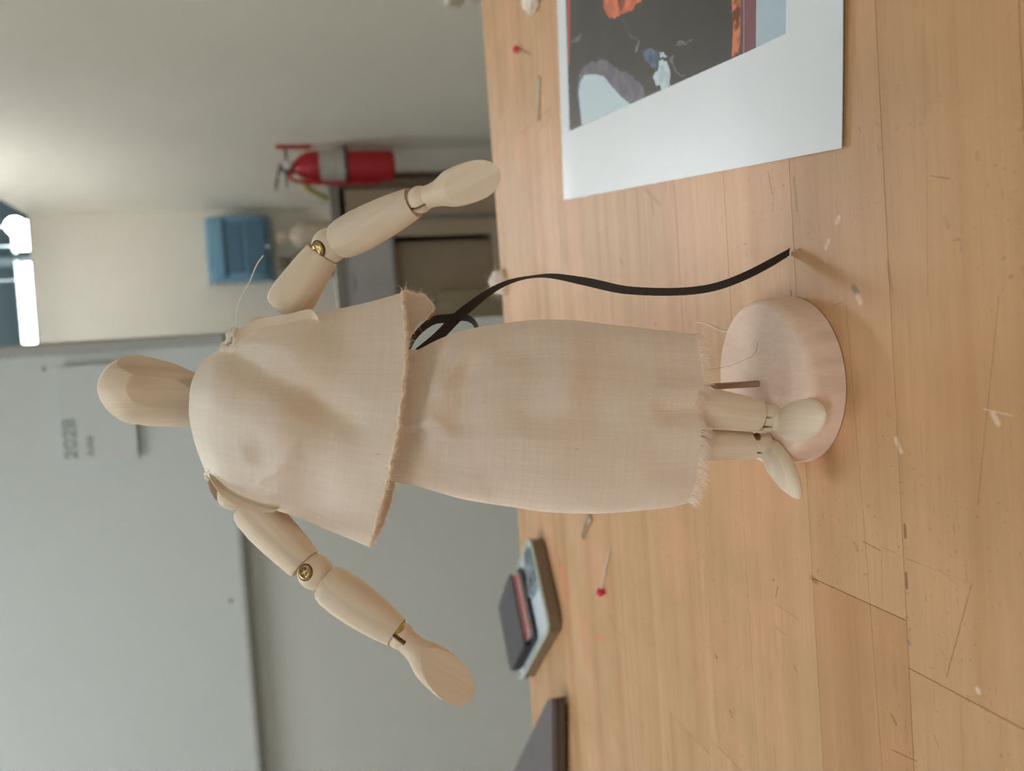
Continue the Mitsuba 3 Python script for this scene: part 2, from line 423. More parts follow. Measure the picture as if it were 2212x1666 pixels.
# ------------------------------------------------------------------ setting
BW, RW, DW = 3.70, 1.0, 2.0            # back partition, right partition, dividing wall
WT = at(58, 466, BW)[2]                # top of the partitions
struct("floor", cbox(-2.6, 4.2, -2.6, 7.6, FLOOR_Z - 0.05, FLOOR_Z), "floor_grey")
struct("ceiling", cbox(-2.6, 4.2, -2.6, 7.6, HALL_Z, HALL_Z + 0.05), "hall_paint")
struct("wall_back", cbox(-0.6, RW + 0.1, BW, BW + 0.1, FLOOR_Z, WT), "paint_cream")
struct("wall_right", cbox(RW, RW + 0.1, -2.5, BW, FLOOR_Z, WT), "paint_cream")
DX = 0.5 * (at(880, 690, DW)[0] + at(1000, 693, DW)[0])
struct("wall_divider", cbox(-2.5, DX, DW, DW + 0.12, FLOOR_Z, HALL_Z), "paint_white")
struct("wall_left", cbox(-2.6, -2.5, -2.6, DW + 0.12, FLOOR_Z, HALL_Z), "paint_white")
struct("wall_front", cbox(-2.6, 4.2, -2.6, -2.5, FLOOR_Z, HALL_Z), "paint_cream")
struct("wall_hall", cbox(-2.6, 4.2, 7.5, 7.6, FLOOR_Z, HALL_Z), "hall_paint")
struct("wall_hall_side", cbox(4.1, 4.2, -2.6, 7.6, FLOOR_Z, HALL_Z), "hall_paint")
struct("wall_hall_left", cbox(-2.6, -2.5, DW + 0.12, 7.6, FLOOR_Z, HALL_Z), "hall_paint")


def lamp(name, label, cat_, x0, x1, y0, y1, z0, z1, power, tint=(1, 1, 1), group=None):
    t = thing(name, label, cat_, group)
    part(t, "housing", cbox(x0, x1, y0, y1, z0 + 0.012, z1, 0.004), "frame_grey")
    d = cbox(x0 + 0.01, x1 - 0.01, y0 + 0.01, y1 - 0.01, z0, z0 + 0.011)
    key = part(t, "diffuser", d, "sheet_white")
    scene[key]["emitter"] = {"type": "area", "radiance": rgb([power * c for c in tint])}
    return t


G = "ceiling lights of the room"
WHERE = ["to the left above the far side of the work table", "above the recess with the utility counter", "to the left behind the camera, unseen and added as fill", "straight above the mannequin, unseen and added as fill", "in the hall beyond the back partition, added out of view to brighten the hall"]
for (x, y, z, sx, sy, pw) in [(-1.25, 0.6, 2.3, 2.0, 1.5, KEY_LIGHT * 0.34), (0.45, 2.9, 1.85, 0.5, 0.25, RECESS_LIGHT), (-0.8, -2.0, 2.0, 1.6, 0.5, FILL_LIGHT), (0.4, 0.2, 2.2, 0.9, 0.3, FILL_LIGHT * 0.10), (1.6, 5.0, 2.75, 1.4, 0.4, HALL_LIGHT * 1.3)]:  # both FILL lamps and the HALL panel are added out of view for brightness
    t = lamp("ceiling_light", f"flat fluorescent ceiling light hanging {WHERE.pop(0)}", "lamp", x - sx / 2, x + sx / 2, y - sy / 2, y + sy / 2, z, z + 0.06, pw, (1.0, 1.0, 1.0), G)
    for k in (-1, 1):
        part(t, "hanger", tube([(x + k * sx / 3, y, z + 0.05), (x + k * sx / 3, y, HALL_Z)], 0.004, 6), "frame_grey")

# hall beyond the partition: fluorescent tubes just above its top
HY = 5.2
def hall_tube(a, b, label):
    p, q = at(*a, HY), at(*b, HY)
    t = thing("tube_light", label, "lamp", "tube lights beyond the partition")
    n = 14
    key = part(t, "tube", tube(np.linspace(p, q, n), 0.047, 12), "sheet_white", True)
    scene[key]["emitter"] = {"type": "area", "radiance": rgb([HALL_LIGHT * c for c in (0.93, 1.0, 1.0)])}
    part(t, "housing", cbox(min(p[0], q[0]) - 0.02, max(p[0], q[0]) + 0.02, HY - 0.025, HY + 0.025, max(p[2], q[2]) + 0.06, max(p[2], q[2]) + 0.075, 0.004), "hall_post")
    for s in (0.15, 0.85):
        r = p + (q - p) * s
        part(t, "hanger", tube([(r[0], HY, max(p[2], q[2]) + 0.07), (r[0], HY, HALL_Z)], 0.006, 6), "hall_post")
hall_tube((80, 800), (65, 570), "longest glowing tube light seen over the back partition beside the whiteboard frame")
hall_tube((60, 540), (52, 480), "short glowing tube light seen over the back partition near its right corner")
p = at(34, 489, HY - 0.15)
t = thing("bulb_light", "round glowing bulb above the tube lights beyond the partition", "lamp")
key = part(t, "bulb", ball(p, 0.06), "sheet_white", True)
scene[key]["emitter"] = {"type": "area", "radiance": rgb([HALL_LIGHT, HALL_LIGHT, HALL_LIGHT])}
part(t, "stem", tube([p + [0, 0, 0.05], [p[0], p[1], HALL_Z]], 0.008, 8), "hall_post")
p = at(20, 566, 6.5)
t = thing("pipe", "pale upright pipe in the room beyond the back partition", "pipe")
part(t, "shaft", tube([(p[0], 6.5, FLOOR_Z), (p[0], 6.5, HALL_Z)], 0.04, 16), "hall_post", True)
part(t, "flange", cbox(p[0] - 0.07, p[0] + 0.07, 6.43, 6.57, FLOOR_Z, FLOOR_Z + 0.02, 0.004), "hall_post")

# ------------------------------------------------------------------ whiteboard with sign
BY = DW - 0.045
bz0 = at(480, 735, BY)[2]
bx1 = at(20, 750, BY)[0]
bx0, bz1 = -1.9, 1.75
fw = size(22, at(200, 750, BY))
t = thing("whiteboard", "large whiteboard with grey frame on the pale wall at the left", "whiteboard")
part(t, "panel", cbox(bx0, bx1 - fw, BY, DW, bz0, bz1, 0.002), "board_white")
part(t, "frame_strip", cbox(bx1 - fw, bx1, BY - 0.012, DW, bz0 - 0.006, bz1, 0.003), "frame_grey")
part(t, "frame_strip", cbox(bx0, bx1 - fw, BY - 0.004, DW, bz0 - 0.012, bz0, 0.002), "frame_grey")
for px in ((498, 1299), (95, 798)):
    q = at(*px, BY)
    part(t, "screw", lathe(q, q + [0, -0.004, 0], [(0, 0.005), (0.7, 0.005), (1, 0.003)], 12), "ink_grey", True)
SY = BY - 0.022
a, b, d = at(120, 793, SY), at(300, 992, SY), at(128, 1000, SY)
t = thing("wall_sign", "white sign sheet reading 202B Suite mounted on the whiteboard behind the mannequin head", "sign")
sx0, sx1, sz0, sz1 = b[0], a[0], b[2], a[2] + 0.002
part(t, "panel", cbox(sx0, sx1, SY, SY + 0.012, sz0, sz1, 0.002), "board_white")
for sx in (sx0 + 0.02, sx1 - 0.02):
    part(t, "spacer", cbox(sx - 0.006, sx + 0.006, SY + 0.012, BY, sz0 + 0.1, sz0 + 0.112), "frame_grey")
def text(s, h, x, z, m, name):
    tm = meshkit.text_mesh(s, h, 0.0012, True)
    part(t, name, orient(tm, (1, 0, 0), (0, 0, 1), (0, -1, 0), (x, SY, z)), m)
q = at(168, 993, SY); text("202B", size(25, q), q[0], q[2], "ink_green", "lettering")
q = at(203, 985, SY); text("Suite", size(13, q), q[0], q[2], "ink_grey", "lettering")

# ------------------------------------------------------------------ paper towel dispenser
p00, p11 = at(436, 470, BW - 0.1), at(592, 604, BW - 0.1)
x0, x1, z0, z1 = p11[0], p00[0], p11[2], p00[2]
t = thing("towel_dispenser", "translucent blue paper towel dispenser on the back wall near the corner", "dispenser")
part(t, "back_plate", cbox(x0 + 0.005, x1 - 0.005, BW - 0.02, BW, z0 + 0.01, z1 - 0.005, 0.004), "dispenser_back")
prof = [(0, 0), (0.02, 0.055), (0.06, 0.085), (0.2, 0.10), (0.5, 0.105), (0.8, 0.095), (0.95, 0.07), (1.0, 0.03), (1.0, 0)]
side = Polygon([(BW - 0.02 - dy, z0 + (z1 - z0) * s) for s, dy in prof])
cover = trimesh.creation.extrude_polygon(side, x1 - x0, engine="earcut")
cover = orient(cover, (0, 1, 0), (0, 0, 1), (1, 0, 0), (x0, 0, 0))
part(t, "cover", cover, "dispenser_blue", 30)
h = z1 - z0
w = x1 - x0
part(t, "window", cbox(x0 + 0.12 * w, x1 - 0.10 * w, BW - 0.128, BW - 0.12, z0 + 0.42 * h, z0 + 0.66 * h, 0.003), "dispenser_dark")
part(t, "window", cbox(x0 + 0.10 * w, x1 - 0.08 * w, BW - 0.126, BW - 0.115, z0 + 0.08 * h, z0 + 0.38 * h, 0.003), "dispenser_dark")
part(t, "ridge", cbox(x0 + 0.06 * w, x1 - 0.05 * w, BW - 0.135, BW - 0.10, z0 + 0.68 * h, z0 + 0.78 * h, 0.008), "dispenser_blue")
part(t, "lock", lathe((x0 + 0.5 * w, BW - 0.118, z0 + 0.04 * h), (x0 + 0.5 * w, BW - 0.13, z0 + 0.04 * h), [(0, 0.012), (0.8, 0.012), (1, 0.008)], 16), "frame_grey", True)

# ------------------------------------------------------------------ fire extinguisher on the right partition
EX = RW - 0.085
EYp = on(720, 362, 0)  # only a ray: its point on the plane x = EX
d = ray(720, 362); P0 = EYE + d * ((EX - EYE[0]) / d[0]); EYd = float(P0[1])
zt, zb = at(640, 362, EYd)[2], at(851, 352, EYd)[2]
cx_, rr = float(at(745, 360, EYd)[0]), size(33, at(745, 360, EYd))
t = thing("fire_extinguisher", "red fire extinguisher with a pale label hanging on the right wall", "fire extinguisher")
H = zt - zb
body = [(0, 0), (0.0, rr * 0.86), (0.02, rr * 0.97), (0.05, rr), (0.80, rr), (0.87, rr * 0.93), (0.94, rr * 0.66), (0.985, rr * 0.36), (1.0, rr * 0.30), (1.0, 0)]
part(t, "tank", lathe((cx_, EYd, zb), (cx_, EYd, zt + 0.012), body, 40), "red_paint", 40)
zl0, zl1 = at(745, 360, EYd)[2], at(691, 360, EYd)[2]
lab = loft([[(cx_ + (rr + 0.0015) * math.cos(a), EYd + (rr + 0.0015) * math.sin(a), z) for a in np.linspace(0, 2 * math.pi, 40, False)] for z in (zl0, zl0 + 0.001, zl1 - 0.001, zl1)], cap=False)
part(t, "label_band", lab, "label_paper", True)
part(t, "strap_band", loft([[(cx_ + (rr + 0.003) * math.cos(a), EYd + (rr + 0.003) * math.sin(a), z) for a in np.linspace(0, 2 * math.pi, 40, False)] for z in (zl0 - 0.012, zl0)], cap=False), "black_rubber", True)
part(t, "valve", lathe((cx_, EYd, zt + 0.008), (cx_, EYd, zt + 0.06), [(0, 0.018), (0.35, 0.02), (0.4, 0.026), (0.75, 0.026), (0.8, 0.014), (1, 0.014)], 20), "valve_metal", 40)
part(t, "lever", cat(orient(cbox(-0.09, 0.012, -0.009, 0.009, -0.003, 0.003, 0.001), (math.cos(.25), 0, -math.sin(.25)), (0, 1, 0), (math.sin(.25), 0, math.cos(.25)), (cx_, EYd, zt + 0.062)),
                     orient(cbox(-0.075, 0.012, -0.009, 0.009, -0.003, 0.003, 0.001), (1, 0, 0), (0, 1, 0), (0, 0, 1), (cx_, EYd, zt + 0.04))), "black_rubber")
part(t, "gauge", lathe((cx_, EYd - 0.02, zt + 0.03), (cx_, EYd - 0.045, zt + 0.03), [(0, 0.016), (0.8, 0.018), (1, 0.014)], 20), "card_white", True)
hose = catmull([(cx_ - 0.02, EYd - 0.01, zt + 0.03), (cx_ - 0.055, EYd - 0.03, zt + 0.02), (cx_ - 0.07, EYd - 0.03, zt - 0.05), (cx_ - 0.068, EYd - 0.01, zb + 0.12), (cx_ - 0.064, EYd, zb + 0.06)], 24)
part(t, "hose", tube(hose, 0.008, 8), "red_paint", True)
t2 = thing("wall_bracket", "thin dark red bracket holding the fire extinguisher to the right wall", "bracket")
zq = at(596, 325, EYd)[2]
part(t2, "plate", cbox(RW - 0.006, RW, EYd - 0.02, EYd + 0.02, zt - 0.06, zq, 0.002), "red_paint")
part(t2, "hook", tube([(RW - 0.004, EYd, zt + 0.035), (cx_ + 0.02, EYd, zt + 0.035)], 0.006, 8), "valve_metal", True)
part(t2, "strap", cbox(cx_ + rr, RW, EYd - 0.012, EYd + 0.012, zl0 - 0.012, zl0, 0.001), "black_rubber")

# ------------------------------------------------------------------ utility counter in the recess
CY = 3.08                                # front face
cz1, cz0 = at(708, 410, CY)[2], at(728, 410, CY)[2]
cxr, cxl = RW - 0.03, 0.2
t = thing("utility_counter", "dark metal utility counter in the recess under the towel dispenser", "counter")
part(t, "countertop", cbox(cxl, cxr, CY, BW, cz0 - 0.008, cz1, 0.006), "steel")
part(t, "back_panel", cbox(cxl, cxr, BW - 0.05, BW - 0.03, FLOOR_Z + 0.1, cz0 - 0.01), "steel_brown")
xs = at(800, 402, CY)[0]
part(t, "side_panel", cbox(xs, cxr, CY + 0.01, BW - 0.05, FLOOR_Z, cz0 - 0.01, 0.002), "side_brown")
part(t, "side_panel", cbox(cxl, cxl + 0.03, CY + 0.01, BW - 0.05, FLOOR_Z, cz0 - 0.01, 0.002), "side_brown")
part(t, "lower_shelf", cbox(cxl + 0.03, xs, CY + 0.02, BW - 0.05, -0.58, -0.555, 0.002), "steel_brown")
xd = at(960, 467, CY)[0]
part(t, "door", cbox(at(800, 512, CY)[0] + 0.004, xs - 0.004, CY + 0.025, CY + 0.045, FLOOR_Z + 0.1, cz0 - 0.03, 0.003), "steel_brown")
part(t, "door", cbox(cxl + 0.035, at(800, 512, CY)[0], CY + 0.13, CY + 0.15, FLOOR_Z + 0.1, cz0 - 0.03, 0.003), "steel_brown")
part(t, "rail", cbox(xd - 0.008, xd + 0.008, CY, CY + 0.015, at(1030, 466, CY)[2] - 0.2, at(905, 470, CY)[2], 0.003), "steel")
gx1, gx0 = at(800, 512, CY)[0], at(800, 700, CY)[0]
t = thing("drawer_unit", "light grey drawer unit hanging under the utility counter", "drawer unit")
gz0 = at(857, 590, CY)[2]
part(t, "carcass", cbox(gx0, gx1, CY + 0.02, CY + 0.125, gz0, cz0 - 0.009, 0.004), "grey_plastic")
zz = at(748, 590, CY)[2]
part(t, "drawer", cbox(gx0 + 0.01, gx1 - 0.01, CY + 0.004, CY + 0.02, gz0 + 0.012, zz - 0.012, 0.003), "grey_plastic")
part(t, "drawer", cbox(gx0 + 0.01, gx1 - 0.01, CY + 0.008, CY + 0.02, zz, cz0 - 0.016, 0.003), "grey_plastic")
part(t, "handle", tube([(0.5 * (gx0 + gx1) + 0.03, CY - 0.006, zz - 0.03), (0.5 * (gx0 + gx1) - 0.05, CY - 0.006, zz - 0.03)], 0.004, 8), "steel", True)
bx_0, bx_1, bzt = at(990, 695, CY)[0], at(960, 627, CY)[0], at(950, 640, CY)[2]
t = thing("storage_box", "olive cardboard box on the low shelf of the utility counter", "box")
part(t, "carton", cbox(bx_0, bx_1, CY + 0.02, CY + 0.12, -0.553, bzt, 0.003), "cardboard")
part(t, "flap", cbox(bx_0 + 0.002, bx_1 - 0.002, CY + 0.022, CY + 0.118, bzt, bzt + 0.004, 0.001), "cardboard")
part(t, "tape", cbox(0.5 * (bx_0 + bx_1) - 0.02, 0.5 * (bx_0 + bx_1) + 0.02, CY + 0.019, CY + 0.12, bzt - 0.06, bzt + 0.005), "steel_brown")

def bottle(px, Y, w, ztop, m, label):
    base = at(*px, Y); r = w / 2; hgt = ztop - cz1
    t = thing("bottle", label, "bottle")
    o = np.array([base[0], Y, cz1])
    part(t, "container", lathe(o, o + [0, 0, hgt * 0.82], [(0, r * .9), (.03, r), (.62, r), (.8, r * .8), (.92, r * .42), (1, r * .35)], 28), m, 40)
    part(t, "cap", lathe(o + [0, 0, hgt * 0.82], o + [0, 0, hgt], [(0, r * .45), (.9, r * .45), (1, r * .38)], 20), m, 40)
bottle((690, 508), BW - 0.25, size(58, at(650, 510, BW)), at(600, 508, BW - 0.25)[2], "bottle_cream", "cream coloured bottle on the utility counter below the blue dispenser")
bottle((690, 566), BW - 0.30, size(58, at(650, 566, BW)), at(602, 566, BW - 0.30)[2], "bottle_olive", "dark olive bottle on the utility counter beside the whiteboard wall")
def atx(x, y, X):
    d = ray(x, y); return EYE + d * ((X - EYE[0]) / d[0])
a, b = at(658, 402, 3.0), at(704, 428, 3.3)
t = thing("yellow_tag", "yellow strip leaning between the fire extinguisher and the counter corner", "strip")
part(t, "strip", tube(np.linspace(a, b, 6), 0.014, 8), "yellow", True)
q = atx(985, 0, RW)
t = thing("wall_fitting", "small white fitting on the right wall at the picture's top edge", "fitting")
part(t, "plate", cbox(RW - 0.012, RW, q[1] - 0.05, q[1] - 0.002 + 0.012, q[2] - 0.045, q[2] + 0.03, 0.004), "scrap_white")
part(t, "cover", cbox(RW - 0.022, RW - 0.012, q[1] - 0.045, q[1] - 0.004, q[2] - 0.01, q[2] + 0.025, 0.004), "bottle_cream")

# ------------------------------------------------------------------ work table: butcher block of planks
t = thing("work_table", "butcher block work table of pale planks under the mannequin", "table")
ct, st = math.cos(TILT), math.sin(TILT)
def tab(x, y, z=0.0):                       # table coordinates -> world
    return np.array([ct * x - st * y, st * x + ct * y, z])
def untab(p):
    return np.array([ct * p[0] + st * p[1], -st * p[0] + ct * p[1]])
PW, TH = 0.0434, 0.045
far_edge = untab(on(1075, 500))[1]
seam0 = untab(on(1762, 1380))[1]             # a seam seen in the photo
rows = [(seam0 + k * PW, seam0 + (k + 1) * PW) for k in range(-9, 30)]
rows = [(a, min(b, far_edge)) for a, b in rows if a < far_edge - 0.012]
joint = lambda x, y: float(untab(on(x, y))[0])
ENDS = {}                                   # plank ends seen in the photo, by row
for px in ((1845, 1290), (2080, 1506), (1490, 1585), (1570, 1633)):
    q = untab(on(*px)); ENDS[int(math.floor((q[1] - seam0) / PW))] = float(q[0])
rng = random.Random(4)
X0, X1 = -0.9, 0.95
num = 0
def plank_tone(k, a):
    """Paleness of a plank, 0 to 9: near planks are darker and more orange, by own colour and by painted light falloff."""
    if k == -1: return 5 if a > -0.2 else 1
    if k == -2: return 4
    if k < -2: return rng.choice((1, 2, 3))  # near rows: own wood tone plus some light falloff put into the colour
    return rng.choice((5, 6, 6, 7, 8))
for i, (ya, yb) in enumerate(rows):
    k = int(round((ya - seam0) / PW))
    cuts = [X0]
    e = ENDS.get(k, None)
    if e is not None:
        cuts += [e, e + 0.62 + 0.1 * rng.random()]
    else:
        s = X0 + 0.25 + 0.5 * rng.random()
        while s < X1 - 0.15:
            if -0.35 < s < 0.16 and ya < 0.3: s = 0.19 + 0.3 * rng.random() if s > -0.1 else -0.36 - 0.1 * rng.random()
            if s > cuts[-1] + 0.12: cuts.append(s)
            s += 0.75 + 0.4 * rng.random()
    cuts = [c for c in cuts if c < X1 - 0.05] + [X1]
    for a, b in zip(cuts[:-1], cuts[1:]):
        g = 0.00006
        m = cbox(a + g, b - g, ya + g, yb - g, -TH, 0.0, 0.00012 if yb < far_edge else 0.0004)
        if yb >= far_edge:
            m = tri(m3.Manifold.hull(solid(m))) if False else m
        v = np.asarray(m.vertices)
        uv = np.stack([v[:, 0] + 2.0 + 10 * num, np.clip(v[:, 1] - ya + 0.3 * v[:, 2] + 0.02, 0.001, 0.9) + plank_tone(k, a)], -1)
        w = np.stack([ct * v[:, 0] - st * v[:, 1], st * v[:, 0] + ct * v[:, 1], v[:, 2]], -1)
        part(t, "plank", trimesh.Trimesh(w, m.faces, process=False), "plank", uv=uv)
        num += 1
ylo = rows[0][0]
def tbox(x0, x1, y0, y1, z0, z1, c=0.0):
    m = cbox(x0, x1, y0, y1, z0, z1, c); v = np.asarray(m.vertices)
    m.vertices = np.stack([ct * v[:, 0] - st * v[:, 1], st * v[:, 0] + ct * v[:, 1], v[:, 2]], -1)
    return m
part(t, "underframe", tbox(X0 + 0.05, X1 - 0.05, ylo + 0.04, far_edge - 0.04, -TH - 0.08, -TH, 0.002), "plank_gap")
for lx in (X0 + 0.08, X1 - 0.16):
    for ly in (ylo + 0.06, far_edge - 0.14):
        part(t, "leg", tbox(lx, lx + 0.08, ly, ly + 0.08, FLOOR_Z, -TH - 0.08, 0.004), "plank_gap")

# ------------------------------------------------------------------ wooden mannequin
t = M = thing("mannequin", "jointed wooden artist mannequin in a calico outfit standing on a round base", "mannequin")
BR, BH = 0.02835, 0.0130
ang = np.arange(72) * 2 * math.pi / 72
bp = [(0.0, BR * .985), (0.0004, BR), (BH * .55, BR), (BH * .78, BR * .992), (BH * .90, BR * .972), (BH * .97, BR * .945), (BH, BR * .915)]
rings = [[(r * math.cos(a) * (1 + 0.004 * math.sin(5 * a + z * 900)), r * math.sin(a), z) for a in ang] for z, r in bp]
part(M, "base", loft(rings), "wood_base", 40)
rp = at(1640, 829, 0.0); rp[2] = BH - 0.002; rt = at(1500, 838, 0.0)
rt = rp + (rt - rp) * (0.095 / (rt - rp)[2])
part(M, "rod", lathe(rp, rt, [(0, .0009), (.01, .00108), (.99, .00108), (1, .0009)], 6), "rod_wood")


def limb(name, a, b, prof, seed, ya, yb, cup=0.0, n=44):
    """A turned limb between two photo points at depths ya, yb; profile in photo pixels."""
    p, q = at(*a, ya), at(*b, yb)
    mid = 0.5 * (p + q)
    pr = [(s, size(w, p + (q - p) * s)) for s, w in prof]
    mesh = lathe(p, q, [(pr[0][0], 1e-5)] + pr + ([(pr[-1][0] - cup, pr[-1][1] * .80), (pr[-1][0] - cup * 1.6, 1e-5)] if cup else [(pr[-1][0], 1e-5)]), n)
    wooden(M, name, mesh, q - p, seed)
    return p, q


# depths (world y) of the joints
# arm at picture right
limb("upper_arm", (612, 673), (696, 549), [(.0, 30), (.02, 38), (.06, 44), (.14, 48), (.3, 48.5), (.55, 45), (.8, 41), (.94, 38), (.985, 37), (1, 35)], 1, .003, -.002, .06)
def hinge(center, r_px, Y, axis, screw=None, slot=None, seed=0, screw_n=None, name="elbow_joint"):
    c = at(*center, Y); r = size(r_px, c)
    s = ball(c, r, 4)
    man = solid(s)
    if slot is not None:
        o, n_, l_, wd = slot        # centre, normal across the slot, direction along it, width
        b = unit(np.cross(n_, l_))
        bx = orient(cbox(-r * 1.2, r * 1.2, -wd / 2, wd / 2, -r * .62, r * .62), l_, n_, b, o)
        man = man - solid(bx)
    key = wooden(M, name, tri(man), axis, seed)
    if screw is not None:
        n_ = unit(screw_n)
        o = c + n_ * r * 0.965
        x_, y_, _ = frame(n_, (0.2, 0.1, 1))
        rs = r * screw
        head = lathe((0, 0, -rs * .3), (0, 0, rs * .32), [(0, rs * 1.0), (.6, rs * 1.0), (.85, rs * .88), (1, rs * .7)], 28)
        hm = solid(head)
        for a_ in (0.6, 0.6 + math.pi / 2):
            hm = hm - solid(orient(cbox(-rs * .66, rs * .66, -rs * .17, rs * .17, -rs * .12, rs * .5), (math.cos(a_), math.sin(a_), 0), (-math.sin(a_), math.cos(a_), 0), (0, 0, 1), (0, 0, 0)))
        sk = part(M, "screw", orient(tri(hm), x_, y_, n_, o), "brass", 35, label="brass cross head screw")
        ring = tube([o + (x_ * math.cos(a_) + y_ * math.sin(a_)) * rs * 1.12 - n_ * rs * .12 for a_ in np.linspace(0, 2 * math.pi, 25)], rs * .07, 6)
        part(M, "screw_shade_ring", ring, "slot_dark", True)  # dark ring stands in for the thin shadow round the screw head
    return c, r


toward = -F0
def view_dir(px, off_r, off_u):
    """A unit direction: toward the camera tilted by off_r to picture right and off_u up."""
    k = math.sqrt(max(0.0, 1 - off_r ** 2 - off_u ** 2))
    return unit(-ray(*px) / np.linalg.norm(ray(*px)) * k + CR * off_r + CU * off_u)


hinge((712, 531), 38, -.003, CR, 0.42, None, 2, view_dir((712, 531), -.18, .62))
limb("forearm", (727, 524), (893, 438), [(.0, 28), (.01, 34), (.04, 39), (.12, 43), (.3, 45.5), (.5, 44), (.7, 41.5), (.88, 37), (.96, 34.5), (1, 33)], 3, -.005, -.021, .05)
# arm at picture left
limb("upper_arm", (532, 1088), (659, 1219), [(.0, 28), (.02, 36), (.06, 41), (.14, 45), (.35, 47), (.6, 45), (.8, 42), (.95, 39), (.985, 37.5), (1, 35)], 4, .003, -.004, .05)
hinge((681, 1236), 38, -.006, CR, 0.40, None, 5, view_dir((681, 1236), -.02, .52))
limb("forearm", (702, 1256), (857, 1367), [(.0, 30), (.01, 36), (.04, 41), (.12, 45), (.3, 47), (.5, 45.5), (.7, 42), (.88, 36.5), (.96, 33.5), (1, 32)], 6, -.007, -.016, .05)


ss01 = lambda x: np.clip(x, 0, 1) ** 2 * (3 - 2 * np.clip(x, 0, 1))
from scipy.interpolate import PchipInterpolator
def hand(root, neck, tip, Ys, half_w, seed, palm_tilt, slot_up, pin=False, slope=.24):
    """Wrist ball, narrow neck and a paddle with a flat palm."""
    a, b, c = at(*root, Ys[0]), at(*neck, Ys[1]), at(*tip, Ys[2])
    r = size(29, a)
    ax = unit(c - b)
    v = -ray(*neck); v = unit(v - ax * (v @ ax))
    v = unit(v * math.cos(palm_tilt) + np.cross(ax, v) * math.sin(palm_tilt))
    w = np.cross(ax, v)
    L = np.linalg.norm(c - a)
    ax0 = unit(c - a)
    k = size(1, b) * half_w / 42.5
    pr = PchipInterpolator([-.06, .0, .15, .22, .30, .38, .5, .6, .72, .83, .9, .95, .98, .995, 1], [20, 24, 25, 27, 33, 39, 42, 42.5, 41, 36, 30, 23, 15, 7, .5])
    ang = np.arange(48) * 2 * math.pi / 48
    al = []
    for q in np.r_[np.linspace(-.06, .9, 40), np.linspace(.91, 1, 14)]:
        wd = float(pr(q)) * k
        th = wd * (1.0 if q < .15 else 1 - .36 * float(ss01((q - .15) / .25)))
        al.append(a + ax0 * L * q + np.cos(ang)[:, None] * w * wd + np.sin(ang)[:, None] * v * th)
    paddle = solid(loft(al))
    n_ = unit(v + ax0 * slope)
    o = a + ax0 * L * .6 + v * 10 * k
    paddle = paddle.trim_by_plane((-n_).tolist(), float(-(n_ @ o)))
    wb = solid(ball(a, r, 4))
    x_, z_ = unit(np.cross(slot_up, ax)), None
    sl = orient(cbox(-r * .75, r * .75, -r * .17, r * .17, -r * 1.3, r * 1.3), ax, unit(np.cross(slot_up, ax)), unit(slot_up - ax * (slot_up @ ax)), a - ax * r * .12 + unit(slot_up - ax * (slot_up @ ax)) * r * .9)
    man = (wb + paddle) - solid(sl)
    key = wooden(M, "hand", tri(man), ax, seed, angle=32)
    up = unit(slot_up - ax * (slot_up @ ax))
    part(key, "hinge_tongue", orient(cbox(-r * .5, r * .28, -r * .15, r * .15, -r * .2, r * .2), ax, unit(np.cross(slot_up, ax)), up, a + up * r * .42 - ax * r * .2), "brass_dark" if pin else "slot_dark")
    return a, r


vd = view_dir((905, 435), -.55, -.30)
hand((908, 431), (934, 420), (1083, 371), (-.023, -.026, -.038), 42.5, 7, .16, vd, False, .30)
a_, r_ = hand((866, 1374), (890, 1395), (1022, 1512), (-.0165, -.0175, -.024), 44, 8, -.22, view_dir((866, 1374), -.10, .28), True)
n_ = view_dir((866, 1374), .72, .30)
o = a_ + n_ * r_ * .97
x_, y_, _ = frame(n_)
part(M, "screw", orient(lathe((0, 0, -.0006), (0, 0, .0007), [(0, r_ * .5), (.6, r_ * .5), (1, r_ * .3)], 20), x_, y_, n_, o), "brass", 35, label="brass screw head at the wrist")

# head: egg with carved facets, in photo-pixel units round its centre
hc = at(340, 846, -.001)
k_ = size(1, hc)
hr, hu, ht = CR, CU, -unit(ray(340, 846))
hu = unit(hu - ht * (hu @ ht)); hr = np.cross(hu, ht)
prof = [(226, 837, 3), (229, 838, 18), (236, 838, 33), (248, 839, 49), (262, 840, 61), (280, 841, 71), (300, 841, 75.5), (322, 844, 76), (345, 848, 73.5), (370, 853, 70), (395, 859, 64), (420, 864, 56), (440, 868, 44), (455, 870, 28), (462, 871, 6)]
pp = np.array(prof, float)
from scipy.interpolate import PchipInterpolator
sv = np.r_[0, np.cumsum(np.hypot(np.diff(pp[:, 0]), np.diff(pp[:, 2])))]
pp = PchipInterpolator(sv, pp)(np.linspace(0, sv[-1], 60))
ang = np.arange(64) * 2 * math.pi / 64
rings = [[(-(cy - 846) + w * math.cos(a), (w * 1.12) * math.sin(a) * (1 if math.sin(a) > 0 else .95), -(x - 340)) for a in ang] for x, cy, w in pp]
head = solid(loft(rings))                                    # axes: right, toward the camera, up (pixels)
def cut(man, n, d):
    n = np.array(n, float)
    l = np.linalg.norm(n)
    return man.trim_by_plane((-n / l).tolist(), float(-d / l))
head = cut(head, (.90, .42, -.155), 57)
head = cut(head, (.05, .99, -.12), 73)
hm = tri(head)
hm = trimesh.Trimesh(np.asarray(hm.vertices) * k_, hm.faces)
wooden(M, "head", orient(hm, hr, ht, hu, hc), hu, 9, angle=24)
nk0, nk1 = at(430, 868, -.001), at(520, 880, 0)
wooden(M, "neck", lathe(nk0, nk1, [(0, .005), (.5, .005), (1, .006)], 24), nk1 - nk0, 10)
def hull(pts):
    return m3.Manifold.batch_hull([solid(ball(p, r, 3)) for p, r in pts])
sl_, sr_ = at(503, 1070, .003), at(562, 715, .003)
wc = at(690, 890, 0.002)
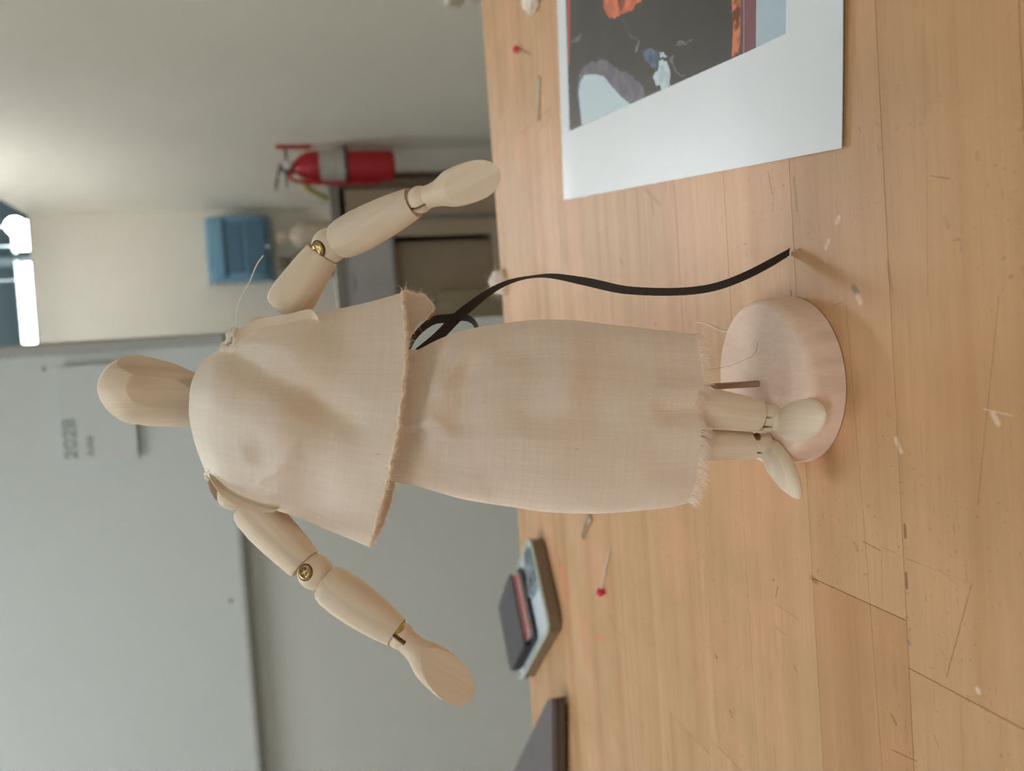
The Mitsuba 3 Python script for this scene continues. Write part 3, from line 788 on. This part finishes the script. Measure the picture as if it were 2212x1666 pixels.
wooden(M, "chest", hull([(sl_, size(32, sl_)), (sr_, size(30, sr_)), (wc + [-.010, 0, 0], .010), (wc + [.010, 0, 0], .010)]), (0, 0, 1), 11)
ab = at(770, 895, .002)
wooden(M, "waist_joint", ball(ab, .0095), (0, 0, 1), 12)
pv = at(900, 890, .002)
wooden(M, "pelvis", hull([(pv + [-.011, 0, .008], .009), (pv + [.011, 0, .008], .009), (pv + [-.009, 0, -.014], .009), (pv + [.009, 0, -.014], .009)]), (0, 0, 1), 13)
KNEE = [(1235, 845, -.006), (1235, 960, -.006)]
for (kx, ky, kY), hx, sd in ((KNEE[0], 850, 14), (KNEE[1], 935, 15)):
    p, q = at(985, hx, 0), at(kx, ky, kY)
    wooden(M, "thigh", lathe(p, q, [(0, .006), (.05, .0085), (.3, .0095), (.8, .0075), (.97, .0065), (1, .005)], 32), q - p, sd)
    wooden(M, "knee_joint", ball(q, .0062), (0, 0, 1), sd + .5)
limb("lower_leg", (1265, 835), (1640, 899), [(0, 30), (.04, 40), (.3, 47), (.7, 43), (.9, 39), (.965, 37), (.99, 35), (1, 31)], 16, -.006, -.0085, .012)
limb("lower_leg", (1265, 955), (1625, 963), [(0, 28), (.04, 36), (.3, 42), (.7, 34), (.9, 31.5), (.97, 31), (.99, 30), (1, 26)], 17, -.004, -.004, .012)


def foot(ankle, heel, toe, toeY, prof, seed, ball_px, slots):
    a = at(*ankle[:2], ankle[2]); r = size(ball_px, a)
    man = solid(ball(a, r, 3))
    man = man + solid(lathe(a + (0, 0, .003), a - (0, 0, .003), [(0, r * .95), (1, r * .95)], 28))
    n0 = view_dir(ankle[:2], 0, 0)
    for off in slots:
        o = a + CR * r * off + n0 * r * .9
        man = man - solid(orient(cbox(-r * .07, r * .07, -r * .8, r * .8, -r * .9, r * .9), CR, n0, CU, o))
    key = wooden(M, "ankle_joint", tri(man), (0, 0, 1), seed)
    h, q = at(*heel[:2], heel[2]), at(*toe, toeY)
    ax = unit(q - h); L = np.linalg.norm(q - h)
    up = unit(np.array([0, 0, 1.0]) - ax * ax[2]); w = np.cross(ax, up)
    ang = np.arange(36) * 2 * math.pi / 36
    rings = []
    for s, wd, th, lift in prof:
        o = h + ax * L * s + up * size(lift, h)
        c_ = np.cos(ang)[:, None] * w * size(wd, h)
        sn = np.sin(ang)
        s_ = np.where(sn > 0, sn, .55 * sn)[:, None] * up * size(th, h)
        rings.append(o + c_ + s_)
    f = solid(loft(rings))
    f = f + solid(hull([(a - [0, 0, .001], r * .9), (h + ax * L * .22, r * .8)]).to_mesh() and tri(hull([(a - [0, 0, .001], r * .9), (h + ax * L * .22, r * .8)])))
    fm = tri(f.refine_to_length(.0012))
    wooden(M, "foot", fm, ax, seed + 1, angle=50)


FP = [(0, 2, 2, 0), (.02, 18, 12, 0), (.08, 31, 22, 1), (.2, 39, 29, 2), (.38, 43, 30, 2), (.58, 43, 26, 0), (.76, 37, 20, -2), (.9, 26, 14, -4), (.97, 14, 9, -5), (1.0, 3, 3, -6)]
foot((1657, 903, -.0085), (1693, 921, -.0075), (1778, 892), -.0345, FP, 18, 30, (.02, -.62))
FP2 = [(0, 2, 2, 0), (.02, 16, 12, 0), (.08, 26, 20, 1), (.2, 33, 27, 2), (.38, 37, 29, 2), (.58, 36, 25, 0), (.76, 29, 19, -1), (.9, 19, 12, -2), (.97, 10, 7, -2), (1.0, 2, 2, -2)]
foot((1640, 963, -.005), (1664, 958, -.006), (1728, 1078), -.018, FP2, 20, 27, (-.55,))
an = at(1640, 955, -.005)
n_ = view_dir((1640, 945), .45, .25)
x_, y_, _ = frame(n_)
part(M, "screw", orient(lathe((0, 0, -.0004), (0, 0, .0004), [(0, .0014), (.6, .0014), (1, .0009)], 18), x_, y_, n_, an + n_ * size(27, an) * .98), "brass_dark", 35, label="dull brass screw at the ankle")


# ------------------------------------------------------------------ calico garments
def coons(top, bottom, left, right, nu, nv):
    """px grid (nv, nu, 2); top and bottom run left->right, left and right run top->bottom."""
    Tc, Bc, Lc, Rc = poly_at(top, nu), poly_at(bottom, nu), poly_at(left, nv), poly_at(right, nv)
    u, v = np.linspace(0, 1, nu)[None, :, None], np.linspace(0, 1, nv)[:, None, None]
    return ((1 - v) * Tc[None] + v * Bc[None] + (1 - u) * Lc[:, None] + u * Rc[:, None]
            - ((1 - u) * (1 - v) * Tc[0] + u * (1 - v) * Tc[-1] + (1 - u) * v * Bc[0] + u * v * Bc[-1]))


def folds(px, lst):
    out = np.zeros(px.shape[:2])
    for (x0, y0), (x1, y1), w, amp in lst:
        d = np.array([x1 - x0, y1 - y0], float); L2 = d @ d
        s = ((px - [x0, y0]) @ d) / L2
        sc = np.clip(s, 0, 1)
        dist = np.linalg.norm(px - (np.array([x0, y0]) + sc[..., None] * d), axis=-1)
        out += amp * np.exp(-(dist / w) ** 2)
    return out


def sheet(px, Y):
    """px grid and depth grid -> mesh vertices grid."""
    return np.array([[at(*q, y) for q, y in zip(r, yr)] for r, yr in zip(px, Y)])


def grid_mesh(g, flip=False):
    nv, nu = g.shape[:2]
    i, j = np.meshgrid(np.arange(nv - 1), np.arange(nu - 1), indexing="ij")
    a = i * nu + j
    f = np.concatenate([np.stack([a, a + 1, a + nu + 1], -1).reshape(-1, 3), np.stack([a, a + nu + 1, a + nu], -1).reshape(-1, 3)])
    if flip: f = f[:, ::-1]
    du = np.r_[0, np.cumsum(np.linalg.norm(np.diff(g[nv // 2], axis=0), axis=1))]
    dv = np.r_[0, np.cumsum(np.linalg.norm(np.diff(g[:, nu // 2], axis=0), axis=1))]
    uu, vv = np.meshgrid(du, dv)
    return trimesh.Trimesh(g.reshape(-1, 3), f, process=False), np.stack([uu.ravel(), vv.ravel()], -1)


def fibres(points, dirs, n, length, r, seed, curl=0.5, spread=0.5, sweep=None):
    rg = np.random.default_rng(seed)
    ms = []
    points, dirs = np.asarray(points), np.asarray(dirs)
    for _ in range(n):
        i = rg.integers(len(points)); f = rg.random()
        j = min(i + 1, len(points) - 1)
        p = points[i] * (1 - f) + points[j] * f
        d = unit(dirs[i] + spread * rg.normal(size=3))
        L = length * (0.45 + 0.9 * rg.random())
        b = unit(np.cross(d, rg.normal(size=3)))
        s = np.linspace(0, 1, 5)[:, None]
        c = p + d * L * s + (b * L * curl * (s ** 2) * rg.normal() if sweep is None else L * curl * s ** 2 * (sweep * (.6 + .6 * rg.random()) + .25 * rg.normal(size=3)))
        ms.append(tube(c, r * np.linspace(1, .55, 5), 3))
    return trimesh.util.concatenate(ms)


ss = lambda x: np.clip(x, 0, 1) ** 2 * (3 - 2 * np.clip(x, 0, 1))
S = thing("calico_blouse", "loose sleeveless calico blouse with frayed hem worn by the mannequin", "blouse")
top = [(447, 1027), (432, 990), (416, 940), (408, 890), (410, 845), (422, 805), (440, 780), (470, 757), (500, 742)]
bottom = [(797, 1182), (812, 1130), (830, 1060), (845, 990), (858, 930), (867, 860), (873, 800), (876, 740), (872, 690), (868, 632)]
left = [(447, 1027), (480, 1060), (560, 1092), (640, 1117), (720, 1150), (797, 1182)]
right = [(500, 742), (545, 714), (620, 695), (700, 674), (800, 652), (868, 632)]
NU, NV = 110, 100
px = coons(top, bottom, left, right, NU, NV)
u, v = np.meshgrid(np.linspace(0, 1, NU), np.linspace(0, 1, NV))
from scipy.ndimage import gaussian_filter1d
def smooth(xs, ys):
    t_ = np.linspace(-.3, 1.3, 800)
    y_ = gaussian_filter1d(np.interp(t_, xs, ys), 30)
    return lambda v: np.interp(v, t_, y_)
ye = smooth([0, .05, .15, .45, .65, 1], [.001, -.005, -.0085, -.0085, -.001, .0])(v)
dd = smooth([0, .15, .35, .7, 1], [.0135, .0125, .0145, .0190, .0225])(v)
Yf = ye - dd * np.sin(math.pi * np.clip(u, 0, 1)) ** 0.75
Yf -= folds(px, [((505, 765), (760, 905), 34, -.0040), ((470, 860), (720, 990), 60, .0022), ((455, 1010), (520, 985), 30, .0022), ((600, 1010), (640, 960), 16, .0005), ((590, 730), (700, 760), 45, .0018),
                  ((440, 985), (452, 1015), 12, -.0012), ((640, 990), (560, 1040), 10, .0006), ((780, 800), (870, 790), 60, -.0010), ((745, 1080), (800, 1090), 40, .0015), ((500, 745), (560, 742), 12, .0010), ((510, 760), (560, 790), 9, -.0008)])
rg = np.random.default_rng(3)
Yf += .0006 * (meshkit.fbm(np.stack([px[..., 0] / 90, px[..., 1] / 90, 0 * px[..., 0]], -1), 3, 5) - .5) * np.sin(math.pi * u) * 2
front = sheet(px, Yf)
mesh, uv = grid_mesh(front)
part(S, "front_panel", mesh, "weave_top", True, uv=uv)
topb = [(447, 1027), (440, 990), (430, 940), (425, 890), (427, 845), (436, 805), (452, 780), (475, 757), (500, 738)]
bottomb = [(797, 1182), (835, 1110), (850, 1050), (858, 960), (866, 880), (873, 800), (879, 745), (892, 712), (915, 690), (934, 667), (905, 636), (868, 632)]
leftb = [(447, 1027), (452, 1055), (474, 1086), (520, 1097), (600, 1106), (720, 1150), (797, 1182)]
rightb = [(500, 738), (540, 697), (570, 684), (640, 682), (700, 674), (800, 652), (868, 632)]
px = coons(topb, bottomb, leftb, rightb, NU, NV)
Yb = smooth([0, .05, .15, .45, .65, 1], [.001, .006, .0095, .0095, .002, .0])(v) + smooth([0, .4, 1], [.010, .010, .016])(v) * np.sin(math.pi * u) ** 0.7
back = sheet(px, Yb)
mesh, uv = grid_mesh(back, True)
part(S, "back_panel", mesh, "weave_top", True, uv=uv)
# armhole facings: the folded inner layer that shows beside the arm
def facing(edge, inner, y0, y1, bulge):
    n = 40
    a, b = poly_at(edge, n), poly_at(inner, n)
    s = np.linspace(0, 1, 10)
    pxg = a[:, None] * (1 - s)[None, :, None] + b[:, None] * s[None, :, None]
    Y = (y0 + (y1 - y0) * s)[None] - bulge * np.sin(math.pi * np.linspace(0, 1, n))[:, None] * (0.4 + 0.6 * np.sin(math.pi * s))[None]
    m, uvv = grid_mesh(sheet(pxg, Y))
    part(S, "armhole_facing", m, "weave_top", True, uv=uvv)
facing([(512, 742), (560, 728), (630, 712), (691, 697)], [(508, 722), (555, 690), (625, 678), (668, 668), (690, 695)], -.0070, -.0125, .0015)
facing([(450, 1020), (482, 1050), (530, 1075), (600, 1100)], [(454, 1036), (482, 1074), (530, 1098), (585, 1108), (601, 1101)], -.0070, -.0125, .0010)
# shoulder stitching
def knot(path, r, seed, n=26):
    rg = np.random.default_rng(seed)
    c = catmull(path, n)
    return tube(c + rg.normal(size=c.shape) * r * .35, r * (0.7 + .6 * rg.random(n)), 8)
kp = [at(503, 718, -.004), at(497, 730, -.008), at(488, 745, -.007), at(483, 755, -.010)]
part(S, "shoulder_seam", cat(knot(kp, .0010, 1), knot([at(512, 722, -.007), at(515, 740, -.010), at(505, 752, -.011), at(493, 752, -.010)], .0012, 2), fibres(np.array(kp), np.array([CU] * 4), 40, .0014, .00006, 3)), "thread_white", True, label="lumpy white stitched seam on the shoulder")
kp = [at(455, 1008, -.010), at(449, 1022, -.008), at(444, 1030, -.004), at(450, 1038, -.004)]
part(S, "shoulder_seam", cat(knot(kp, .00028, 4), fibres(np.array(kp), np.array([CU] * 4), 14, .001, .00005, 5)), "thread_white", True, label="small stitched seam on the shoulder at the picture's left")
tp = [(512, 716), (511, 690), (514, 662), (522, 640), (538, 612), (546, 592), (556, 570), (569, 552)]
part(S, "thread_tail", tube(catmull([at(x, y, -.006 - .004 * i / 7) for i, (x, y) in enumerate(tp)], 40), .00016, 6), "thread_white", True, label="loose white thread tail")
def edge_roll(g, r, seed, down):
    rg = np.random.default_rng(seed)
    pts = g[-1]
    pts = pts + rg.normal(size=pts.shape) * r * .3
    dirs = np.array([unit(down + .25 * rg.normal(size=3)) for _ in pts])
    return pts, dirs
pts, dirs = edge_roll(front, .0005, 6, -CU * 1.0)
rr_ = .00050 * (0.7 + .5 * gaussian_filter1d(np.random.default_rng(7).normal(size=len(pts)), 1.2))
part(S, "frayed_hem", cat(tube(pts, rr_, 6), fibres(pts, dirs, 1900, .0008, .00006, 8, 1.6, .9)), "lint", True, kind="stuff")
pts, dirs = edge_roll(back, .0006, 9, -CU)
rr_ = .00055 * (0.7 + .5 * gaussian_filter1d(np.random.default_rng(10).normal(size=len(pts)), 1.2))
part(S, "frayed_hem", cat(tube(pts, rr_, 6), fibres(pts, dirs, 1500, .0008, .00006, 11, 1.6, .9)), "lint", True, kind="stuff")

K = thing("calico_skirt", "straight calico skirt with loose open weave and fringed hem worn by the mannequin", "skirt")
right = [(820, 790), (860, 774), (900, 757), (950, 732), (1000, 714), (1050, 704), (1110, 696), (1180, 690), (1240, 692), (1300, 699), (1400, 710), (1500, 722)]
left = [(820, 1030), (860, 1043), (900, 1051), (950, 1065), (1000, 1079), (1100, 1095), (1200, 1108), (1280, 1110), (1400, 1102), (1450, 1096), (1488, 1086)]
top = [(820, 1030), (826, 960), (826, 860), (820, 790)]
bottom = [(1488, 1086), (1500, 1050), (1507, 1020), (1509, 985), (1512, 960), (1515, 930), (1508, 905), (1500, 880), (1507, 850), (1520, 830), (1516, 800), (1512, 775), (1508, 748), (1500, 722)]
NU, NV = 120, 130
px = coons(top, bottom, left, right, NU, NV)
u, v = np.meshgrid(np.linspace(0, 1, NU), np.linspace(0, 1, NV))
b_ = smooth([0, .1, .3, .55, .8, 1], [.011, .012, .0165, .0180, .0165, .0150])(v)
su = np.sin(math.pi * u)
Yf = -.001 - b_ * su ** 0.55
amp = np.minimum(1, su * 2.2)
Yf -= amp * folds(px, [((1235, 730), (1225, 850), 42, .0030), ((1010, 800), (1000, 905), 34, -.0030), ((1020, 735), (950, 830), 22, .0022), ((930, 910), (970, 948), 24, .0015), ((880, 945), (960, 1000), 36, -.0022),
                        ((1060, 980), (1180, 950), 60, .0018), ((1150, 900), (1300, 900), 36, -.0020), ((1100, 760), (1160, 770), 30, -.0012), ((880, 923), (935, 908), 10, .0006), ((875, 942), (930, 927), 14, -.0012), ((1350, 780), (1490, 800), 40, -.0012),
                        ((1420, 840), (1515, 838), 22, .0012), ((1440, 885), (1505, 882), 22, -.0024), ((1440, 935), (1515, 935), 24, .0012), ((1040, 1000), (1080, 1080), 26, -.0014), ((905, 800), (960, 780), 30, -.0010), ((1430, 1010), (1505, 1010), 24, -.0014)])
Yf += .0007 * (meshkit.fbm(np.stack([px[..., 0] / 110, px[..., 1] / 80, 0 * px[..., 0] + 3], -1), 3, 9) - .5) * 2 * amp
front = sheet(px, Yf)
mesh, uv = grid_mesh(front)
part(K, "front_panel", mesh, "weave_skirt", True, uv=uv)
bk = front.copy()
for i in range(NV):
    bk[i, :, 0] = front[i, :, 0]
    zl = np.linspace(front[i, 0, 2], front[i, -1, 2], NU)
    xl = np.linspace(front[i, 0, 0], front[i, -1, 0], NU)
    bk[i, :, 0], bk[i, :, 2] = xl, zl
bk[..., 1] = -.001 + b_ * 0.85 * su ** 0.6
mesh, uv = grid_mesh(bk, True)
part(K, "back_panel", mesh, "weave_skirt", True, uv=uv)
def hem(g, n, seed, L):
    pts = g[-1]
    dirs = np.array([unit(-CU + .25 * unit(p - [0, 0, p[2]])) for p in pts])
    return fibres(pts, dirs, n, L, .00007, seed, .55, .10, CR * -.9)
part(K, "fringe", cat(hem(front, 620, 21, .0029), hem(bk, 420, 22, .0029)), "lint", True, kind="stuff")
part(K, "loose_hair", tube(catmull([on(1518, 800, .032), on(1530, 799, .029), on(1565, 793, .0225), on(1600, 781, .0160), on(1622, 771, .0136), on(1632, 761, .0132), on(1636, 740, .0132)], 50), .00004, 5), "hair_brown", True, label="fine brown hair hanging from the hem")
t = thing("thread_scrap", "short pale thread lying behind the mannequin base", "thread")
part(t, "strand", tube(catmull([on(1502, 699, .0003), on(1516, 697, .0003), on(1535, 704, .0003), on(1552, 712, .0003), on(1578, 717, .0003)], 30), .00022, 6), "lint", True)
part(t, "frayed_tip", fibres(np.array([on(1502, 699, .0004)]), np.array([unit((-1, .3, .1))]), 6, .0012, .00006, 31), "lint", True)

# ------------------------------------------------------------------ black ribbon
def ribbon_mesh(rows, W=.0042):
    """rows: px x, px y, depth y (or None for on the table), apparent width px."""
    r = np.array([(a, b, c, d) for a, b, c, d in rows], float)
    r = catmull(r, 90)
    P = np.array([at(a, b, c) for a, b, c, _ in r])
    P[:, 2] = np.maximum(P[:, 2], .0004)
    tang = np.gradient(r[:, :2], axis=0)
    V, uvs = [], []
    s = np.r_[0, np.cumsum(np.linalg.norm(np.diff(P, axis=0), axis=1))]
    for p, tg, w, ln in zip(P, tang, r[:, 3], s):
        nx, ny = -tg[1], tg[0]
        n_img = unit(-CR * ny - CU * nx)
        wr = min(size(max(w, 2), p), W)
        d = n_img * wr + unit(p - EYE) * math.sqrt(max(W * W - wr * wr, 0))
        V += [p - d / 2, p + d / 2]; uvs += [(0, ln), (W, ln)]
    V = np.array(V); V[:, 2] = np.maximum(V[:, 2], .0003)
    n = len(P)
    k = np.arange(n - 1) * 2
    f = np.vstack([np.stack([k, k + 1, k + 3], -1), np.stack([k, k + 3, k + 2], -1)])
    return trimesh.Trimesh(V, f, process=False), np.array(uvs)
t = thing("ribbon", "narrow black ribbon looping from the waist down to the table", "ribbon")
ey = on(1712, 541)[1]
A = [(868, 782, .018, 12), (877, 762, .019, 13), (893, 731, .020, 13), (915, 707, .021, 15), (942, 691, .022, 18), (970, 688, .022, 19), (995, 685, .021, 17), (1015, 690, .020, 13), (1027, 702, .019, 10), (1029, 712, .018, 9), (1022, 722, .017, 10), (1005, 734, .014, 10)]
B = [(880, 784, .016, 20), (902, 764, .017, 21), (950, 724, .020, 22), (987, 686, .022, 22), (1022, 657, .024, 19), (1070, 623, .024, 13), (1110, 606, .023, 9), (1150, 598, .022, 6), (1185, 596, .020, 10), (1230, 602, .018, 15), (1290, 614, .016, 19), (1340, 625, .013, 18), (1400, 630, .010, 17),
     (1470, 630, .006, 17), (1540, 621, .002, 17), (1610, 596, -.002, 17), (1670, 565, -.005, 16), (1713, 540, float(ey), 12)]
for nm, rws in (("loop", A), ("tail", B)):
    m, uvv = ribbon_mesh(rws)
    part(t, nm, m, "ribbon_black", True, uv=uvv)

# ------------------------------------------------------------------ printed sheet
A_, B_ = on(1222, 432), on(1827, 320)
e1 = unit((B_ - A_) * [1, 1, 0]); L1 = np.linalg.norm((B_ - A_)[:2])
e2 = unit(0.5 * unit(on(1209, 0) - A_) + 0.5 * unit(on(1832, 0, .002) - on(1827, 320, .002)))
n1, n2 = 40, 24
g = np.zeros((n1, n2, 3))
for i, a in enumerate(np.linspace(0, 1, n1)):
    for j, b in enumerate(np.linspace(0, .216, n2)):
        z = .0004 + .0022 * ss(np.array((a - .80) / .2)) * (0.45 + .55 * ss(np.array(b / .08))) + .0010 * ss(np.array((.06 - a) / .06))
        q = A_ + e1 * L1 * a + e2 * b
        g[i, j] = (q[0], q[1], float(z))
mesh, uv = grid_mesh(g)
lo = mesh.copy(); lo.vertices = np.asarray(lo.vertices) - [0, 0, .00025]; lo.invert()
t = thing("printed_sheet", "white paper sheet with a slanted dark photo print lying on the table", "paper")
part(t, "print_side", mesh, "printed_paper", True)
part(t, "underside", lo, "sheet_white", True)

# ------------------------------------------------------------------ pins
def ball_pin(head, tip, label, r=.0027):
    h, q = on(*head, r), on(*tip, .0006)
    t = thing("dressmaker_pin", label, "pin")
    part(t, "pin_head", ball(h, r, 3), "pin_red", True, label="round red head")
    part(t, "needle", tube(np.linspace(h, q, 8), np.r_[np.full(6, .0005), .0004, .0001], 8), "pin_steel", True)
ball_pin((1297, 1280), (1318, 1181), "steel pin with a round red head near the phone")
ball_pin((1115, 107), (1144, 119), "steel pin with a round red head beyond the printed sheet")
def safety_pin(cap_, coil, label, open_w):
    a, b = on(*cap_, .0012), on(*coil, .0012)
    d = unit(b - a); s = np.cross((0, 0, 1), d); L = np.linalg.norm(b - a)
    t = thing("safety_pin", label, "safety pin")
    part(t, "clasp", tri(m3.Manifold.batch_hull([solid(ball(a + d * k * L * .20 + s * w, .0013, 2)) for k in (0, 1) for w in (-open_w * .35, open_w * .35)])), "pin_steel", 40)
    part(t, "spine", tube(np.linspace(a + s * open_w * .4, b + s * open_w * .25, 6), .0006, 8), "pin_steel", True)
    part(t, "needle", tube(catmull([a + d * L * .05 - s * open_w * .5, a + d * L * .5 - s * open_w * .62, b - s * open_w * .25], 12), .00055, 8), "pin_steel", True)
    th = np.linspace(0, 4 * math.pi, 40)
    part(t, "coil", tube([b + d * .0013 * math.cos(x) + s * .0013 * math.sin(x) + np.array([0, 0, -.0004 + .0008 * x / 12]) for x in th], .0004, 6), "pin_steel", True)
safety_pin((1163, 170), (1162, 256), "closed silver safety pin near the far corner of the printed sheet", .0026)
safety_pin((1274, 1118), (1258, 1160), "silver safety pin half hidden behind the skirt", .0048)

# ------------------------------------------------------------------ phone with card wallet
Nb, Rb, Lb = on(1219, 1352, .0), on(1177, 1168, .0), on(1152, 1524, .006)
ex = unit((Rb - Nb) * [1, 1, 0]); ey_ = np.array([-ex[1], ex[0], 0.0])
PWd, PL = 0.078, 0.162
PLen = float(np.linalg.norm((Lb - Nb)[:2]))
o = Nb + 0.0 * ex
def pbox(u0, u1, v0, v1, z0, z1, r):
    """A rounded slab in phone coordinates: u along the short near edge (towards picture right), v along the long edge."""
    po = shapely.box(u0 + r, v0 + r, u1 - r, v1 - r).buffer(r, 8)
    c = min(.0012, (z1 - z0) * .3)
    lo_, mid_, hi_ = po.buffer(-c), po, po.buffer(-c)
    ra = [np.array(q.exterior.coords)[:-1] for q in (lo_, mid_)]
    n = 72
    rs = [np.array([q.exterior.interpolate(k / n, normalized=True).coords[0] for k in range(n)]) for q in (lo_, mid_)]
    rings = [(rs[0], z0), (rs[1], z0 + c), (rs[1], z1 - c), (rs[0], z1)]
    return loft([[o + ex * a + ey_ * b + np.array([0, 0, z]) for a, b in q] for q, z in rings])
t = thing("phone", "phone in a clear case lying face down on the table", "phone")
part(t, "body", pbox(.0, PWd, 0, PL, .0004, .0105, .012), "phone_side", 40)
part(t, "back_glass", pbox(.002, PWd - .002, .002, PL - .002, .0104, .0112, .011), "phone_back", 40)
rim_o, rim_i = pbox(-.0012, PWd + .0012, -.0012, PL + .0012, .0102, .0128, .0128), pbox(.0022, PWd - .0022, .0022, PL - .0022, .009, .0140, .0105)
part(t, "case_rim", tri(solid(rim_o) - solid(rim_i)), "phone_case", 40)
part(t, "camera_island", pbox(PWd - .042, PWd - .005, .005, .042, .0112, .0128, .010), "lens_ring", 40)
for a, b in ((PWd - .034, .014), (PWd - .014, .014), (PWd - .034, .033)):
    q = o + ex * a + ey_ * b
    k2 = part(t, "lens", lathe(q + [0, 0, .0126], q + [0, 0, .0150], [(0, .0075), (.8, .0075), (1, .0065)], 24), "lens_ring", 40)
    part(k2, "lens_glass", lathe(q + [0, 0, .0149], q + [0, 0, .0153], [(0, .0055), (1, .005)], 24), "lens_dark", True)
t = thing("card_wallet", "dark grey card wallet stuck on the back of the phone", "wallet")
wu0, wu1, wv0, wv1 = .006, .070, .046, .146
part(t, "back_leaf", pbox(wu0, wu1, wv0, wv1, .0128, .0150, .006), "wallet_side", 40)
part(t, "front_leaf", pbox(wu0, wu1 - .0, wv0 + .012, wv1, .0205, .0226, .006), "wallet_grey", 40)
part(t, "edge_band", tri(solid(pbox(wu0, wu1, wv0 + .02, wv1, .0148, .0207, .006)) - solid(pbox(wu0 + .003, wu1 - .003, wv0 - .02, wv1 - .004, .0140, .0215, .004))), "wallet_side", 40)
for i, (m_, lab) in enumerate((("card_grey", "grey"), ("card_pink", "pale pink"), ("card_white", "white"), ("card_red", "red"))):
    z = .0151 + i * .00135
    tt = thing("card", f"{lab} card in the dark wallet on the phone, {('lowest', 'second from the bottom', 'second from the top', 'topmost')[i]} of four", "card", "cards in the wallet")
    part(tt, "plastic", pbox(wu0 + .0045, wu1 - .0045, wv0 + .001 + .0012 * i, wv1 - .008, z, z + .0011, .003), m_, 40)
    part(tt, "stripe", pbox(wu0 + .006, wu1 - .006, wv0 + .006 + .0012 * i, wv0 + .013 + .0012 * i, z + .0010, z + .00118, .001), "card_grey", 40)

# ------------------------------------------------------------------ laptop corner
c0, c1, c2 = on(1188, 1497, .0155), on(1190, 1664, .0155), on(1110, 1664, .0155)
dx, dy = unit((c1 - c0) * [1, 1, 0]), unit((c2 - c0) * [1, 1, 0])
dy = unit(dy - dx * (dy @ dx)) if False else dy
dyo = np.array([-dx[1], dx[0], 0.0]); dyo = dyo if dyo @ dy > 0 else -dyo
def slab(u0, u1, v0, v1, z0, z1, r=.002):
    k = float(dy @ dx) / max(float(dy @ dyo), 1e-6)
    po = Polygon([(u0, v0), (u1, v0), (u1 + k * v1, v1), (u0 + k * v1, v1)]).buffer(-r).buffer(r, 8)
    n = 64; c = min(.0008, (z1 - z0) * .3)
    a_, b_ = po.buffer(-c), po
    rs = [np.array([q.exterior.interpolate(k / n, normalized=True).coords[0] for k in range(n)]) for q in (a_, b_)]
    return loft([[(c0[0], c0[1], 0) + dx * a + dyo * b + np.array([0, 0, z]) for a, b in q] for q, z in ((rs[0], z0), (rs[1], z0 + c), (rs[1], z1 - c), (rs[0], z1))])
t = thing("laptop", "corner of a closed dark grey laptop at the picture's lower left edge", "laptop")
part(t, "lid", slab(-.001, .24, -.001, .15, .0098, .0155), "laptop_lid", 40)
part(t, "keyboard_base", slab(0, .24, 0, .15, .0030, .0094), "laptop_side", 40)
for a, b in ((.03, .010), (.22, .010), (.22, .13), (.40, .13)):
    q = np.array([c0[0], c0[1], 0]) + dx * a + dyo * b
    part(t, "foot", lathe(q, q + [0, 0, .0034], [(0, .005), (1, .006)], 16), "black_rubber", True)

# ------------------------------------------------------------------ scraps at the far side of the table
def scrap(name, label, cat_, p, rx, ry, rz, seed, m="scrap_white"):
    s = trimesh.creation.icosphere(4)
    v_ = np.asarray(s.vertices)
    k = 0.75 + 0.55 * meshkit.fbm(v_ * 2.2 + seed, 4, seed)[:, None] - .1 * (meshkit.noise(v_ * 5, seed) > .6)[:, None]
    s.vertices = v_ * k * [rx, ry, rz] + p
    t = thing(name, label, cat_)
    part(t, "lump", s, m, 30)
    part(t, "loose_threads", fibres(np.asarray(s.vertices)[::40], v_[::40], 40, rx * .6, .0002, seed), m, True, kind="stuff")
q = on(1080, 610, .004)
scrap("fabric_scrap", "crumpled white fabric scrap on the far edge of the table behind the ribbon", "scrap", q, .011, .011, .009, 3)
q = on(1148, -6, .004)
scrap("fabric_scrap", "small white scrap on the table beside the printed sheet, cut by the frame", "scrap", q, .009, .012, .006, 5)
